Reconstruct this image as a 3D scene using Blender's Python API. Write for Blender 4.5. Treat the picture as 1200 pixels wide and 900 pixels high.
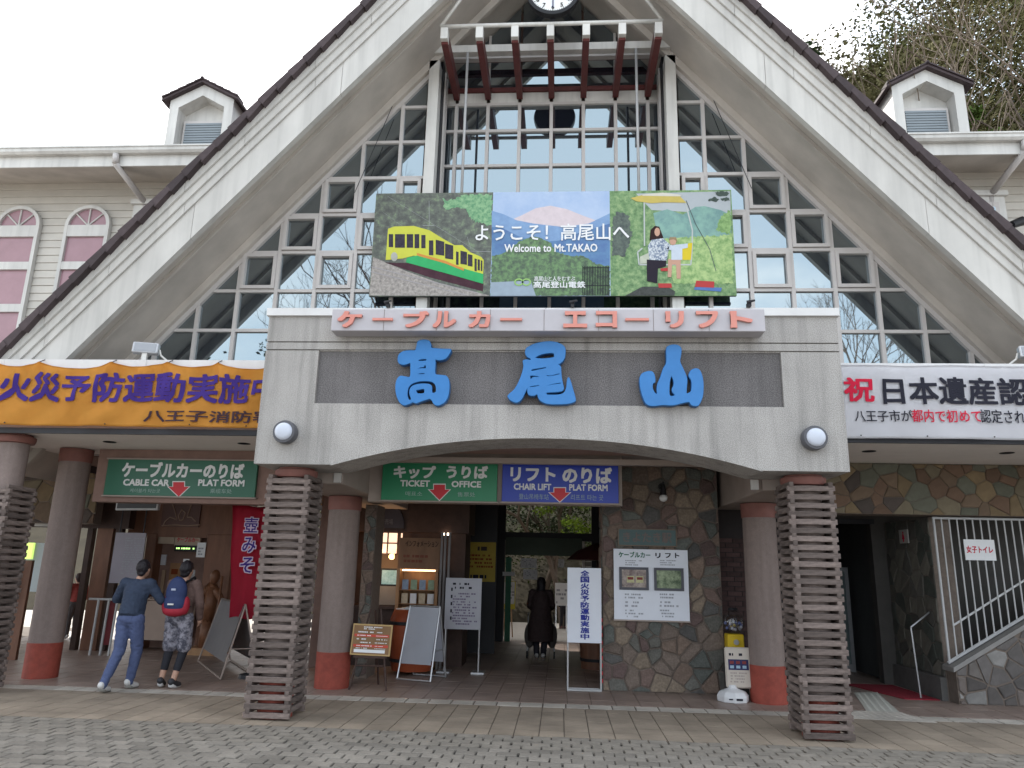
import bpy, bmesh, math, random
from mathutils import Vector, Matrix, noise
from math import radians as RAD, pi, sin, cos
random.seed(7)
S = bpy.context.scene
COL = S.collection
for o in list(bpy.data.objects): bpy.data.objects.remove(o)

# ------------------------------------------------------------------ camera
YAW, PITCH, ROLL, FPX, EYE = .0687, .2442, .0232, 866.7, 1.6
_f = Vector((-sin(YAW)*cos(PITCH), cos(YAW)*cos(PITCH), sin(PITCH)))
_r = Vector((cos(YAW), sin(YAW), 0)); _u = _r.cross(_f)
R_ = cos(ROLL)*_r + sin(ROLL)*_u
U_ = -sin(ROLL)*_r + cos(ROLL)*_u
cd = bpy.data.cameras.new('camera'); cam = bpy.data.objects.new('camera', cd); COL.objects.link(cam)
cam.matrix_world = Matrix(((R_.x, U_.x, -_f.x, 0), (R_.y, U_.y, -_f.y, 0), (R_.z, U_.z, -_f.z, EYE), (0, 0, 0, 1)))
cd.sensor_width = 36; cd.lens = FPX/1200*36; cd.clip_start = .05; cd.clip_end = 2000
S.camera = cam

def ray(u, v): return R_*((u-600)/FPX) - U_*((v-450)/FPX) + _f
def W(u, v, Y):                       # survey: where a sight line meets the vertical plane y=Y
    d = ray(u, v); t = Y/d.y; return d.x*t, EYE+d.z*t
def GP(u, v, z=0):                    # survey: where a sight line meets the ground
    d = ray(u, v); t = (z-EYE)/d.z; return d.x*t, d.y*t

# ------------------------------------------------------------------ sky, sun, exposure
SUN = Vector((-.62, .79, .74)).normalized()
EL = math.asin(SUN.z); AZ = math.atan2(SUN.x, SUN.y)
w = bpy.data.worlds.new('World'); S.world = w; w.use_nodes = True
nt = w.node_tree; nt.nodes.clear(); N = nt.nodes.new; L = nt.links.new
out = N('ShaderNodeOutputWorld'); bg = N('ShaderNodeBackground'); L(bg.outputs[0], out.inputs[0])
sky = N('ShaderNodeTexSky'); sky.sky_type = 'NISHITA'; sky.sun_disc = False
sky.sun_elevation = EL; sky.sun_rotation = AZ; sky.air_density = 1.0; sky.dust_density = 1.0; sky.ozone_density = 1.5
tc = N('ShaderNodeTexCoord'); nz = N('ShaderNodeTexNoise'); nz.inputs['Scale'].default_value = 2.1
nz.inputs['Detail'].default_value = 7; nz.inputs['Roughness'].default_value = .55
mp = N('ShaderNodeMapping'); mp.inputs['Scale'].default_value = (1, 1, 2.2); L(tc.outputs['Generated'], mp.inputs['Vector'])
L(mp.outputs[0], nz.inputs['Vector'])
vm = N('ShaderNodeVectorMath'); vm.operation = 'DOT_PRODUCT'; vm.inputs[1].default_value = SUN
L(tc.outputs['Generated'], vm.inputs[0])
gl = N('ShaderNodeMapRange'); gl.inputs['From Min'].default_value = .55; gl.inputs['From Max'].default_value = .93
gl.inputs['To Min'].default_value = 0; gl.inputs['To Max'].default_value = .5; L(vm.outputs['Value'], gl.inputs['Value'])
ad = N('ShaderNodeMath'); ad.operation = 'ADD'; L(nz.outputs['Fac'], ad.inputs[0]); L(gl.outputs[0], ad.inputs[1])
cr = N('ShaderNodeMapRange'); cr.interpolation_type = 'SMOOTHSTEP'
cr.inputs['From Min'].default_value = .46; cr.inputs['From Max'].default_value = .72; L(ad.outputs[0], cr.inputs['Value'])
mx = N('ShaderNodeMix'); mx.data_type = 'RGBA'; L(cr.outputs[0], mx.inputs[0])
ve = N('ShaderNodeMix'); ve.data_type = 'RGBA'; ve.inputs[0].default_value = .62; ve.inputs[7].default_value = (10.8, 12.1, 13.4, 1)   # thin high veil
L(sky.outputs[0], ve.inputs[6]); L(ve.outputs[2], mx.inputs[6])
mx.inputs[7].default_value = (13.6, 13.4, 13.4, 1)
L(mx.outputs[2], bg.inputs['Color']); bg.inputs['Strength'].default_value = .12
sl = bpy.data.lights.new('sun', 'SUN'); sl.energy = 3.2; sl.angle = RAD(.6); sl.color = (1, .95, .88)
so = bpy.data.objects.new('sun', sl); COL.objects.link(so)
so.rotation_euler = (-SUN).to_track_quat('-Z', 'Y').to_euler(); so.location = (0, 0, 30)
S.view_settings.view_transform = 'Standard'; S.view_settings.look = 'None'
S.view_settings.exposure = .9; S.view_settings.gamma = 1
S.cycles.max_bounces = 7; S.cycles.diffuse_bounces = 4; S.cycles.glossy_bounces = 4
S.cycles.transmission_bounces = 6; S.cycles.transparent_max_bounces = 8
S.cycles.use_denoising = True

# ------------------------------------------------------------------ materials
MATS = {}
def mat(name, col, rough=.6, var=.12, scale=6, bump=.0, metal=0, emit=None, rnd=0, spec=.3, speck=None, coord='Object', stretch=None, dirt=0, streak=0):
    if name in MATS: return MATS[name]
    if 'print' in name or 'cloth' in name or 'tiny' in name: spec = .04
    if any(k in name for k in ('foliage', 'undergrowth', 'soil', 'bark')): spec = .05
    m = bpy.data.materials.new(name); MATS[name] = m; m.use_nodes = True
    n = m.node_tree; b = n.nodes['Principled BSDF']; A = n.nodes.new; K = n.links.new
    b.inputs['Roughness'].default_value = rough; b.inputs['Metallic'].default_value = metal
    b.inputs['Specular IOR Level'].default_value = spec
    tc = A('ShaderNodeTexCoord'); src = tc.outputs[coord]
    if stretch:
        q = A('ShaderNodeMapping'); q.inputs['Scale'].default_value = stretch; K(src, q.inputs[0]); src = q.outputs[0]
    t = A('ShaderNodeTexNoise'); t.inputs['Scale'].default_value = scale; t.inputs['Detail'].default_value = 6
    t.inputs['Roughness'].default_value = .65; K(src, t.inputs['Vector'])
    r = A('ShaderNodeMapRange'); r.inputs['From Min'].default_value = .3; r.inputs['From Max'].default_value = .7
    r.inputs['To Min'].default_value = 1-var; r.inputs['To Max'].default_value = 1+var; K(t.outputs['Fac'], r.inputs['Value'])
    fac = r.outputs[0]
    if rnd:
        oi = A('ShaderNodeObjectInfo'); r2 = A('ShaderNodeMapRange'); r2.inputs['To Min'].default_value = 1-rnd; r2.inputs['To Max'].default_value = 1+rnd
        K(oi.outputs['Random'], r2.inputs['Value']); mm = A('ShaderNodeMath'); mm.operation = 'MULTIPLY'
        K(fac, mm.inputs[0]); K(r2.outputs[0], mm.inputs[1]); fac = mm.outputs[0]
    if dirt:
        t3 = A('ShaderNodeTexNoise'); t3.inputs['Scale'].default_value = .9; t3.inputs['Detail'].default_value = 8
        q3 = A('ShaderNodeMapping'); q3.inputs['Scale'].default_value = (2.2, 2.2, .5); gp = A('ShaderNodeNewGeometry'); K(gp.outputs['Position'], q3.inputs[0]); K(q3.outputs[0], t3.inputs['Vector'])
        r3 = A('ShaderNodeMapRange'); r3.inputs['From Min'].default_value = .35; r3.inputs['From Max'].default_value = .65
        r3.inputs['To Min'].default_value = 1-dirt; r3.inputs['To Max'].default_value = 1; K(t3.outputs['Fac'], r3.inputs['Value'])
        m3 = A('ShaderNodeMath'); m3.operation = 'MULTIPLY'; K(fac, m3.inputs[0]); K(r3.outputs[0], m3.inputs[1]); fac = m3.outputs[0]
    if streak:
        t4 = A('ShaderNodeTexNoise'); t4.inputs['Scale'].default_value = 1; t4.inputs['Detail'].default_value = 5; g4 = A('ShaderNodeNewGeometry')
        q4 = A('ShaderNodeMapping'); q4.inputs['Scale'].default_value = (9, 9, .55); K(g4.outputs['Position'], q4.inputs[0]); K(q4.outputs[0], t4.inputs['Vector'])
        r4 = A('ShaderNodeMapRange'); r4.inputs['From Min'].default_value = .48; r4.inputs['From Max'].default_value = .72
        r4.inputs['To Min'].default_value = 1; r4.inputs['To Max'].default_value = 1-streak; K(t4.outputs['Fac'], r4.inputs['Value'])
        m4 = A('ShaderNodeMath'); m4.operation = 'MULTIPLY'; K(fac, m4.inputs[0]); K(r4.outputs[0], m4.inputs[1]); fac = m4.outputs[0]
    vs = A('ShaderNodeVectorMath'); vs.operation = 'SCALE'; K(fac, vs.inputs['Scale'])
    if speck:
        v = A('ShaderNodeTexNoise'); v.inputs['Scale'].default_value = speck[0]; v.inputs['Detail'].default_value = 2; K(tc.outputs[coord], v.inputs['Vector'])
        rr = A('ShaderNodeValToRGB'); e = rr.color_ramp.elements
        e[0].position = .36; e[0].color = tuple(c*speck[1] for c in col)+(1,)
        e[1].position = .64; e[1].color = tuple(min(1, c*speck[2]) for c in col)+(1,)
        K(v.outputs['Fac'], rr.inputs[0]); K(rr.outputs[0], vs.inputs[0])
    else: vs.inputs[0].default_value = col
    K(vs.outputs[0], b.inputs['Base Color'])
    if bump:
        bp = A('ShaderNodeBump'); bp.inputs['Strength'].default_value = bump; bp.inputs['Distance'].default_value = .01
        K(t.outputs['Fac'], bp.inputs['Height']); K(bp.outputs[0], b.inputs['Normal'])
    if emit:
        b.inputs['Emission Color'].default_value = tuple(emit[:3])+(1,); b.inputs['Emission Strength'].default_value = emit[3]
    return m
def print_mat(name, c1, c2, scale=10, pos=(.4, .6), rough=.55, c3=None):     # flat print: blotchy picture colours
    if name in MATS: return MATS[name]
    m = bpy.data.materials.new(name); MATS[name] = m; m.use_nodes = True
    n = m.node_tree; b = n.nodes['Principled BSDF']; b.inputs['Roughness'].default_value = rough
    tc = n.nodes.new('ShaderNodeTexCoord'); t = n.nodes.new('ShaderNodeTexNoise'); t.inputs['Scale'].default_value = scale
    t.inputs['Detail'].default_value = 9; t.inputs['Roughness'].default_value = .7; n.links.new(tc.outputs['Object'], t.inputs['Vector'])
    r = n.nodes.new('ShaderNodeValToRGB'); e = r.color_ramp.elements; e[0].position = pos[0]; e[1].position = pos[1]
    e[0].color = tuple(c1)+(1,); e[1].color = tuple(c2)+(1,)
    if c3: x = e.new((pos[0]+pos[1])/2); x.color = tuple(c3)+(1,)
    n.links.new(t.outputs['Fac'], r.inputs[0]); n.links.new(r.outputs[0], b.inputs['Base Color'])
    return m

concrete = mat('washed_concrete', (.38, .36, .34), .85, .07, 3, .25, speck=(120, .66, 1.26), dirt=.16, streak=.28)
concrete_dk = mat('dark_washed_concrete', (.15, .14, .14), .85, .08, 3, .25, speck=(95, .6, 1.38), dirt=.15, streak=.2)
coping = mat('white_metal_coping', (.62, .61, .6), .4, .06, 3, dirt=.1)
white = mat('white_paint', (.62, .605, .57), .5, .05, 2, dirt=.18, streak=.16)
barge_m = mat('barge_paint', (.56, .54, .505), .5, .05, 1.5, .05, rnd=.03, dirt=.16, streak=.14)
soffit_m = mat('soffit_paint', (.52, .475, .425), .75, .06, 2, .12, dirt=.2)
trim_m = mat('frame_paint', (.50, .47, .45), .45, .05, 3)
siding_m = mat('siding_paint', (.50, .47, .42), .6, .06, 3, .1, rnd=.035)
tile_m = mat('dark_roof_tile', (.055, .04, .042), .7, .2, 8, .4, rnd=.25)
red_beam = mat('red_brown_beam', (.11, .03, .028), .5, .2, 6, .2)
slat_m = mat('weathered_slat', (.135, .105, .093), .85, .4, 9, .6, rnd=.34, stretch=(1, 1, 4))
post_m = mat('post_render', (.25, .195, .175), .8, .07, 14, .3, dirt=.25, streak=.2, speck=(150, .88, 1.1))
post_red = mat('red_post_base', (.30, .062, .042), .65, .2, 9, .2, dirt=.3)
cap_m = mat('post_cap', (.20, .085, .07), .6, .12, 8)
beam_m = mat('beige_beam', (.30, .25, .22), .75, .08, 4, .1)
brown_dk = mat('dark_brown_wood', (.05, .028, .022), .6, .25, 7, .2)
brown = mat('brown_wood', (.16, .075, .045), .55, .25, 6, .2, stretch=(1, 1, .25))
wood_lt = mat('light_wood', (.32, .18, .09), .55, .2, 6, .2, stretch=(1, 1, .25))
dark = mat('dark_metal', (.02, .02, .024), .5, .1, 4)
black = mat('black_plastic', (.012, .012, .014), .45, .1, 4)
mortar = mat('mortar', (.15, .12, .10), .9, .15, 20, .3)
grey_metal = mat('aluminium', (.45, .45, .46), .35, .05, 4, metal=.7)
rail_m = mat('painted_rail', (.42, .42, .42), .45, .08, 6)
board_w = mat('white_board', (.62, .64, .70), .5, .04, 3)
paper = mat('white_paper', (.68, .69, .7), .7, .03, 3)
interior_wall = mat('brown_interior_wall', (.22, .14, .115), .8, .15, 4, .1)
ceil_m = mat('ceiling_paint', (.22, .19, .175), .8, .06, 3)
canopy_soffit = mat('canopy_soffit_paint', (.72, .67, .63), .75, .05, 3)
stone_cols = [(.145, .10, .085), (.10, .068, .062), (.11, .105, .092), (.18, .14, .105), (.078, .074, .07), (.13, .10, .082), (.16, .115, .09), (.095, .10, .09)]
stones_m = [mat('wall_stone_%s' % 'abcdefgh'[i], c, .8, .22, 9, .5, rnd=.15, speck=(40, .85, 1.18)) for i, c in enumerate(stone_cols)]
ochre_m = [mat('ochre_stone_%s' % 'abcdef'[i], c, .8, .2, 7, .5, rnd=.15) for i, c in enumerate([(.13, .09, .06), (.16, .115, .065), (.10, .10, .075), (.12, .075, .05), (.07, .055, .047), (.145, .12, .08)])]
grey_st = [mat('grey_stone_%s' % 'abcdef'[i], c, .8, .25, 7, .5, rnd=.2) for i, c in enumerate([(.10, .09, .085), (.13, .115, .105), (.085, .075, .07), (.12, .10, .09), (.105, .095, .09), (.21, .20, .19)])]
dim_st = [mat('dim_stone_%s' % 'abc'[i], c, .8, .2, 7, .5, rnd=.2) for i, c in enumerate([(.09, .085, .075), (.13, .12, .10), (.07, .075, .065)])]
paver_m = mat('cobble_paver', (.20, .18, .155), .85, .16, 30, .5, rnd=.2, dirt=.22, coord='Object')
paver_joint = mat('cobble_joint', (.05, .045, .04), .95, .2, 30, .3)
tile_b = mat('beige_floor_tile', (.27, .22, .17), .7, .09, 14, .12, rnd=.08, dirt=.28)
tile_w = mat('pale_strip_tile', (.46, .42, .37), .65, .09, 14, .1, rnd=.1, dirt=.3)
tile_br = mat('brown_floor_tile', (.26, .195, .165), .4, .12, 10, .08, rnd=.08, dirt=.25)
tile_joint = mat('tile_joint', (.14, .115, .095), .9, .1, 20, .2)
tactile_g = mat('grey_tactile', (.38, .37, .33), .75, .1, 30, .3)
asphalt = mat('plaza_paving', (.34, .315, .28), .9, .15, 6, .3)
glass_m = mat('reflective_glazing', (.12, .15, .19), .03, .02, 1)
_g = glass_m.node_tree.nodes['Principled BSDF']; _g.inputs['Metallic'].default_value = 0
_g.inputs['Roughness'].default_value = .015; _g.inputs['IOR'].default_value = 7.0
for l in list(_g.inputs['Base Color'].links): glass_m.node_tree.links.remove(l)
_g.inputs['Base Color'].default_value = (.012, .014, .022, 1); _g.inputs['Specular Tint'].default_value = (.84, .97, 1, 1)
def clear_glass():
    m = bpy.data.materials.new('clear_glass'); m.use_nodes = True; n = m.node_tree; n.nodes.clear()
    o = n.nodes.new('ShaderNodeOutputMaterial'); a = n.nodes.new('ShaderNodeBsdfTransparent'); g = n.nodes.new('ShaderNodeBsdfGlossy')
    g.inputs['Roughness'].default_value = .03; x = n.nodes.new('ShaderNodeMixShader'); x.inputs[0].default_value = .08
    a.inputs[0].default_value = (.9, .93, .92, 1)
    n.links.new(a.outputs[0], x.inputs[1]); n.links.new(g.outputs[0], x.inputs[2]); n.links.new(x.outputs[0], o.inputs[0]); return m
cglass = clear_glass()

# ------------------------------------------------------------------ mesh helpers
WL = {}
def wl(p): return WL.get(p.name, Vector((0, 0, 0))) if p else Vector((0, 0, 0))
def tag(o, label=None, cat=None, group=None, kind=None):
    if label: o['label'] = label
    if cat: o['category'] = cat
    if group: o['group'] = group
    if kind: o['kind'] = kind
    return o
def thing(name, loc, label, cat, group=None):
    o = bpy.data.objects.new(name, None); COL.objects.link(o); o.location = loc; o.empty_display_size = .2
    WL[o.name] = Vector(loc); return tag(o, label, cat, group)
class B:
    def __init__(s): s.b = bmesh.new()
    def _m(s, vs, mi):
        for f in {f for v in vs for f in v.link_faces}: f.material_index = mi
    def box(s, x0, x1, y0, y1, z0, z1, mi=0, M=None):
        r = bmesh.ops.create_cube(s.b, size=1)['verts']
        for v in r:
            v.co = Vector(((x0+x1)/2+v.co.x*(x1-x0), (y0+y1)/2+v.co.y*(y1-y0), (z0+z1)/2+v.co.z*(z1-z0)))
            if M: v.co = M @ v.co
        s._m(r, mi); return s
    def prism(s, pts, y0, y1, mi=0, axis='y'):       # polygon in XZ (or XY for axis z, YZ for axis x)
        def P(a, b, t): return {'y': (a, t, b), 'z': (a, b, t), 'x': (t, a, b)}[axis]
        f = [s.b.verts.new(P(a, b, y0)) for a, b in pts]; k = [s.b.verts.new(P(a, b, y1)) for a, b in pts]
        fs = [s.b.faces.new(f), s.b.faces.new(k[::-1])]; n = len(pts)
        for i in range(n): fs.append(s.b.faces.new((f[i], k[i], k[(i+1) % n], f[(i+1) % n])))
        for q in fs: q.material_index = mi
        return s
    def tube(s, p0, p1, r0, r1=None, n=8, mi=0, cap=True):
        p0, p1 = Vector(p0), Vector(p1); r1 = r0 if r1 is None else r1; d = p1-p0
        if d.length < 1e-6: return s
        q = d.to_track_quat('Z', 'Y').to_matrix().to_4x4(); M = Matrix.Translation((p0+p1)/2) @ q
        r = bmesh.ops.create_cone(s.b, cap_ends=cap, cap_tris=False, segments=n, radius1=r0, radius2=max(r1, 1e-4), depth=d.length, matrix=M)['verts']
        s._m(r, mi); return s
    def path(s, pts, r, n=8, mi=0):
        for a, b in zip(pts, pts[1:]): s.tube(a, b, r, r, n, mi)
        return s
    def ball(s, c, r, mi=0, n=12, M=None):
        r = Vector(r) if hasattr(r, '__len__') else Vector((r, r, r))
        q = bmesh.ops.create_uvsphere(s.b, u_segments=n, v_segments=max(6, n*2//3), radius=1)['verts']
        for v in q:
            v.co = Vector((v.co.x*r.x, v.co.y*r.y, v.co.z*r.z))
            if M: v.co = M @ v.co
            v.co += Vector(c)
        s._m(q, mi); return s
    def lathe(s, prof, c, n=32, mi=0):                # prof: (radius, z)
        rings = []
        for r, z in prof: rings.append([s.b.verts.new((c[0]+max(r, 1e-4)*cos(2*pi*i/n), c[1]+max(r, 1e-4)*sin(2*pi*i/n), c[2]+z)) for i in range(n)])
        for a, b in zip(rings, rings[1:]):
            for i in range(n):
                f = s.b.faces.new((a[i], a[(i+1) % n], b[(i+1) % n], b[i])); f.material_index = mi
        s.b.faces.new(rings[0][::-1]).material_index = mi; s.b.faces.new(rings[-1]).material_index = mi; return s
    def quad(s, pts, mi=0):
        f = s.b.faces.new([s.b.verts.new(p) for p in pts]); f.material_index = mi; return s
    def out(s, name, m, parent=None, smooth=False, bevel=0, label=None, cat=None, group=None, kind=None, origin=None, xf=None):
        if xf: bmesh.ops.transform(s.b, matrix=xf, verts=s.b.verts)
        if bevel: bmesh.ops.bevel(s.b, geom=list(s.b.edges), offset=bevel, segments=1, affect='EDGES', clamp_overlap=True)
        bmesh.ops.recalc_face_normals(s.b, faces=s.b.faces)
        base = wl(parent); og = Vector(origin) if origin is not None else base
        bmesh.ops.translate(s.b, vec=-og, verts=s.b.verts)
        me = bpy.data.meshes.new(name); s.b.to_mesh(me); s.b.free()
        for q in (m if isinstance(m, (list, tuple)) else [m]): me.materials.append(q)
        if smooth: me.polygons.foreach_set('use_smooth', [True]*len(me.polygons))
        o = bpy.data.objects.new(name, me); COL.objects.link(o)
        if parent: o.parent = parent
        o.location = og-base; WL[o.name] = og
        return tag(o, label, cat, group, kind)
def smooth_angle(o, a=40):
    me = o.data; me.polygons.foreach_set('use_smooth', [True]*len(me.polygons))
    b = bmesh.new(); b.from_mesh(me)
    for e in b.edges:
        if len(e.link_faces) == 2 and e.calc_face_angle(0) > RAD(a): e.smooth = False
    b.to_mesh(me); b.free(); return o
def inst(src, parent, loc, name=None, m=None, rot=None):           # a further piece sharing mesh data
    o = src.copy(); COL.objects.link(o); o.parent = parent; g = Vector(loc); o.location = g-wl(parent)
    if rot: o.rotation_euler = rot
    WL[o.name] = g
    for k in ('label', 'category'):
        if k in o: del o[k]
    return o
from mathutils.geometry import tessellate_polygon
def clip(poly, a, b, c):                               # keep a*x+b*z<=c
    o = []
    for i in range(len(poly)):
        p, q = poly[i], poly[(i+1) % len(poly)]; dp, dq = a*p[0]+b*p[1]-c, a*q[0]+b*q[1]-c
        if dp <= 0: o.append(p)
        if dp*dq < 0: t = dp/(dp-dq); o.append((p[0]+(q[0]-p[0])*t, p[1]+(q[1]-p[1])*t))
    return o
def area(p): return abs(sum(p[i][0]*p[(i+1) % len(p)][1]-p[(i+1) % len(p)][0]*p[i][1] for i in range(len(p))))/2
def inset(p, d):                                        # shrink a convex polygon by d
    if area(p) < 1e-5: return []
    s = sum(p[i][0]*p[(i+1) % len(p)][1]-p[(i+1) % len(p)][0]*p[i][1] for i in range(len(p)))
    if s < 0: p = p[::-1]
    q = list(p)
    for i in range(len(p)):
        a, b = p[i], p[(i+1) % len(p)]; ex, ez = b[0]-a[0], b[1]-a[1]; l = math.hypot(ex, ez)
        if l < 1e-6: continue
        nx, nz = ez/l, -ex/l; q = clip(q, nx, nz, nx*a[0]+nz*a[1]-d)
        if len(q) < 3: return []
    return q
def text(s, parent, x0, x1, z0, z1, y, m, bold=.0, ext=.004, name='lettering', warp=None, loc=None, label=None, cat=None, group=None, M=None, cut=0, space=1):
    c = bpy.data.curves.new('t', 'FONT'); c.body = s; fat = bold if bold >= .008 else 0; c.resolution_u = 2; c.space_character = space
    o = bpy.data.objects.new('t', c); me = bpy.data.meshes.new_from_object(o)
    bpy.data.objects.remove(o); bpy.data.curves.remove(c)
    b = bmesh.new(); b.from_mesh(me); bpy.data.meshes.remove(me)
    if not b.verts: b.free(); return None
    X = [v.co.x for v in b.verts]; Z = [v.co.y for v in b.verts]; a0, a1, c0, c1 = min(X), max(X), min(Z), max(Z)
    bmesh.ops.remove_doubles(b, verts=b.verts, dist=1e-5)
    if x0 is None:                                       # centred, keeping proportions: x1 is the centre
        wd = (a1-a0)*(z1-z0)/(c1-c0); x0, x1 = x1-wd/2, x1+wd/2
    for v in b.verts: v.co = Vector((x0+(v.co.x-a0)/(a1-a0)*(x1-x0), y, z0+(v.co.y-c0)/(c1-c0)*(z1-z0)))
    if fat:                                                 # heavier weight: stacked copies of the outline, a fraction of a millimetre apart
        src = b.copy(); em = (z1-z0)/(c1-c0)*fat; em_x = (x1-x0)/(a1-a0)*fat
        tm = bpy.data.meshes.new('t'); src.to_mesh(tm); src.free()
        kx, kz = 1-2*em_x/(x1-x0), 1-2*em/(z1-z0); cx_, cz_ = (x0+x1)/2, (z0+z1)/2; b.clear()
        for n_ in range(8):
            vb = len(b.verts); b.from_mesh(tm); b.verts.ensure_lookup_table(); ca, sa = cos(n_*pi/4), sin(n_*pi/4); l_ = max(abs(ca), abs(sa))
            for v in b.verts[vb:]: v.co = Vector((cx_+(v.co.x-cx_)*kx+em_x*ca/l_, y-.00035*n_, cz_+(v.co.z-cz_)*kz+em*sa/l_))
        bpy.data.meshes.remove(tm)
    if cut:
        k = x0
        while k < x1:
            k += cut; bmesh.ops.bisect_plane(b, geom=b.verts[:]+b.edges[:]+b.faces[:], plane_co=(k, 0, 0), plane_no=(1, 0, 0))
        k = z0
        while k < z1:
            k += cut; bmesh.ops.bisect_plane(b, geom=b.verts[:]+b.edges[:]+b.faces[:], plane_co=(0, 0, k), plane_no=(0, 0, 1))
    if ext:
        g = bmesh.ops.extrude_face_region(b, geom=b.faces[:]); nv = [q for q in g['geom'] if isinstance(q, bmesh.types.BMVert)]
        bmesh.ops.translate(b, vec=(0, -ext, 0), verts=nv)
    if warp:
        for v in b.verts: v.co.y += warp(v.co.x, v.co.z)[0]; v.co.z += warp(v.co.x, v.co.z)[1]
    q = B(); q.b.free(); q.b = b
    return q.out(name, m, parent, label=label, cat=cat, group=group, xf=M)
def scribble(parent, x0, x1, z0, z1, y, m, rows=5, seed=1, name='small_print', fill=.8, M=None):     # lines of print too small to read
    rd = random.Random(seed); q = B(); h = (z1-z0)/rows
    for i in range(rows):
        x = x0+rd.random()*.05*(x1-x0); zc = z1-h*(i+.5); e = x0+(x1-x0)*rd.uniform(.6, 1)
        while x < e:
            ww = rd.uniform(.25, .9)*h
            if rd.random() < fill: q.quad([(x, y, zc-h*.26), (x+ww, y, zc-h*.26), (x+ww, y, zc+h*.26), (x, y, zc+h*.26)])
            x += ww+h*.16
    return q.out(name, m, parent, xf=M, kind='stuff')
def stone_field(parent, poly, spacing, seed, mats, P, joint=.012, proud=.025, sx=1.0):
    # irregular stones: Voronoi cells of jittered points, each stone an object; P(a,b,d) maps wall coords + height off the wall to the world
    rd = random.Random(seed); xs = [p[0] for p in poly]; zs = [p[1] for p in poly]; pts = []
    x = min(xs)-spacing; k = 0
    while x < max(xs)+spacing:
        z = min(zs)-spacing+(spacing/2 if k % 2 else 0); k += 1
        while z < max(zs)+spacing:
            if rd.random() > .12: pts.append((x+rd.uniform(-.42, .42)*spacing*sx, z+rd.uniform(-.42, .42)*spacing))
            z += spacing
        x += spacing*sx
    for i, p in enumerate(pts):
        c = [(p[0]-2*spacing*sx, p[1]-2*spacing), (p[0]+2*spacing*sx, p[1]-2*spacing), (p[0]+2*spacing*sx, p[1]+2*spacing), (p[0]-2*spacing*sx, p[1]+2*spacing)]
        for j, q in enumerate(pts):
            if i == j or abs(q[0]-p[0]) > 3*spacing*sx or abs(q[1]-p[1]) > 3*spacing: continue
            a, b = q[0]-p[0], q[1]-p[1]; c = clip(c, a, b, a*(p[0]+q[0])/2+b*(p[1]+q[1])/2)
            if len(c) < 3: break
        if len(c) < 3: continue
        n = len(poly)
        sgn = sum(poly[t][0]*poly[(t+1) % n][1]-poly[(t+1) % n][0]*poly[t][1] for t in range(n))
        pl = poly if sgn > 0 else poly[::-1]
        for t in range(n):
            a, b = pl[t], pl[(t+1) % n]; ex, ez = b[0]-a[0], b[1]-a[1]; c = clip(c, ez, -ex, ez*a[0]-ex*a[1])
            if len(c) < 3: break
        if len(c) < 3 or area(c) < .002: continue
        c = inset(c, joint)
        if len(c) < 3 or area(c) < .0012: continue
        h = proud*rd.uniform(.5, 1.1); t = inset(c, h*.45) or c
        if len(t) < 3: t = c
        q = B(); b0 = [q.b.verts.new(P(a, b, -.01)) for a, b in c]; b1 = [q.b.verts.new(P(a, b, h*.6)) for a, b in c]
        n = len(c)
        for v in range(n): q.b.faces.new((b0[v], b0[(v+1) % n], b1[(v+1) % n], b1[v]))
        if len(t) == n:
            mx_, mz_ = sum(a for a, b in c)/n, sum(b for a, b in c)/n
            b2 = [q.b.verts.new(P(mx_+(a-mx_)*.86, mz_+(b-mz_)*.86, h)) for a, b in c]
            for v in range(n): q.b.faces.new((b1[v], b1[(v+1) % n], b2[(v+1) % n], b2[v]))
            q.b.faces.new(b2)
        else: q.b.faces.new(b1)
        q.out('stone', rd.choice(mats), parent, origin=P(p[0], p[1], 0))
# ================================================================== GROUND
def sheet(name, x0, x1, y0, y1, z, m, t=.02, pts=None):
    q = B()
    if pts: q.prism(pts, z-t, z, axis='z')
    else: q.box(x0, x1, y0, y1, z-t, z)
    return q.out(name, m, kind='structure')
sheet('ground', -60, 60, -40, 60, -.06, asphalt)
YC = 7.93                                     # edge between the cobbles and the tiled pavement
cob = sheet('cobble_road', -14, 14, 3.6, YC-.01, -.018, paver_joint)
pav = sheet('tiled_pavement', -14, 14, YC-.01, 9.80, -.012, tile_joint)
flr = sheet('hall_floor', -14, 14, 9.80, 17.75, -.012, tile_joint)
court = sheet('courtyard', -16, 16, 17.75, 40, -.02, mat('courtyard_paving', (.36, .33, .29), .8, .1, 8, .2))
# cobbles: running bond, the nearest ones in view each a piece, the rest one part
rd = random.Random(3); pm = []
for k in range(4):
    q = B(); q.box(-.094, .094, -.064, .064, -.05, .0); pm.append(q)
protos = []
def paver_proto(i):
    q = B(); r2 = random.Random(i); j = lambda: r2.uniform(-.004, .004)
    lo = [(-.088+j(), -.062+j()), (.088+j(), -.062+j()), (.088+j(), .062+j()), (-.088+j(), .062+j())]
    v0 = [q.b.verts.new((a, b, -.03)) for a, b in lo]; v1 = [q.b.verts.new((a, b, -.003)) for a, b in lo]
    v2 = [q.b.verts.new((a*.93, b*.91, .003+j()*.4)) for a, b in lo]
    for A_, B_ in ((v0, v1), (v1, v2)):
        for t in range(4): q.b.faces.new((A_[t], A_[(t+1) % 4], B_[(t+1) % 4], B_[t]))
    q.b.faces.new(v2); return q
for p in pm: p.b.free()
cells = []
row = 0; y = YC-.085
while y > 3.6:
    x = -9+(.094 if row % 2 else 0)+rd.uniform(-.01, .01)
    while x < 9:
        cells.append((x, y)); x += .188
    y -= .142; row += 1
_c = cam.matrix_world.inverted()
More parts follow.
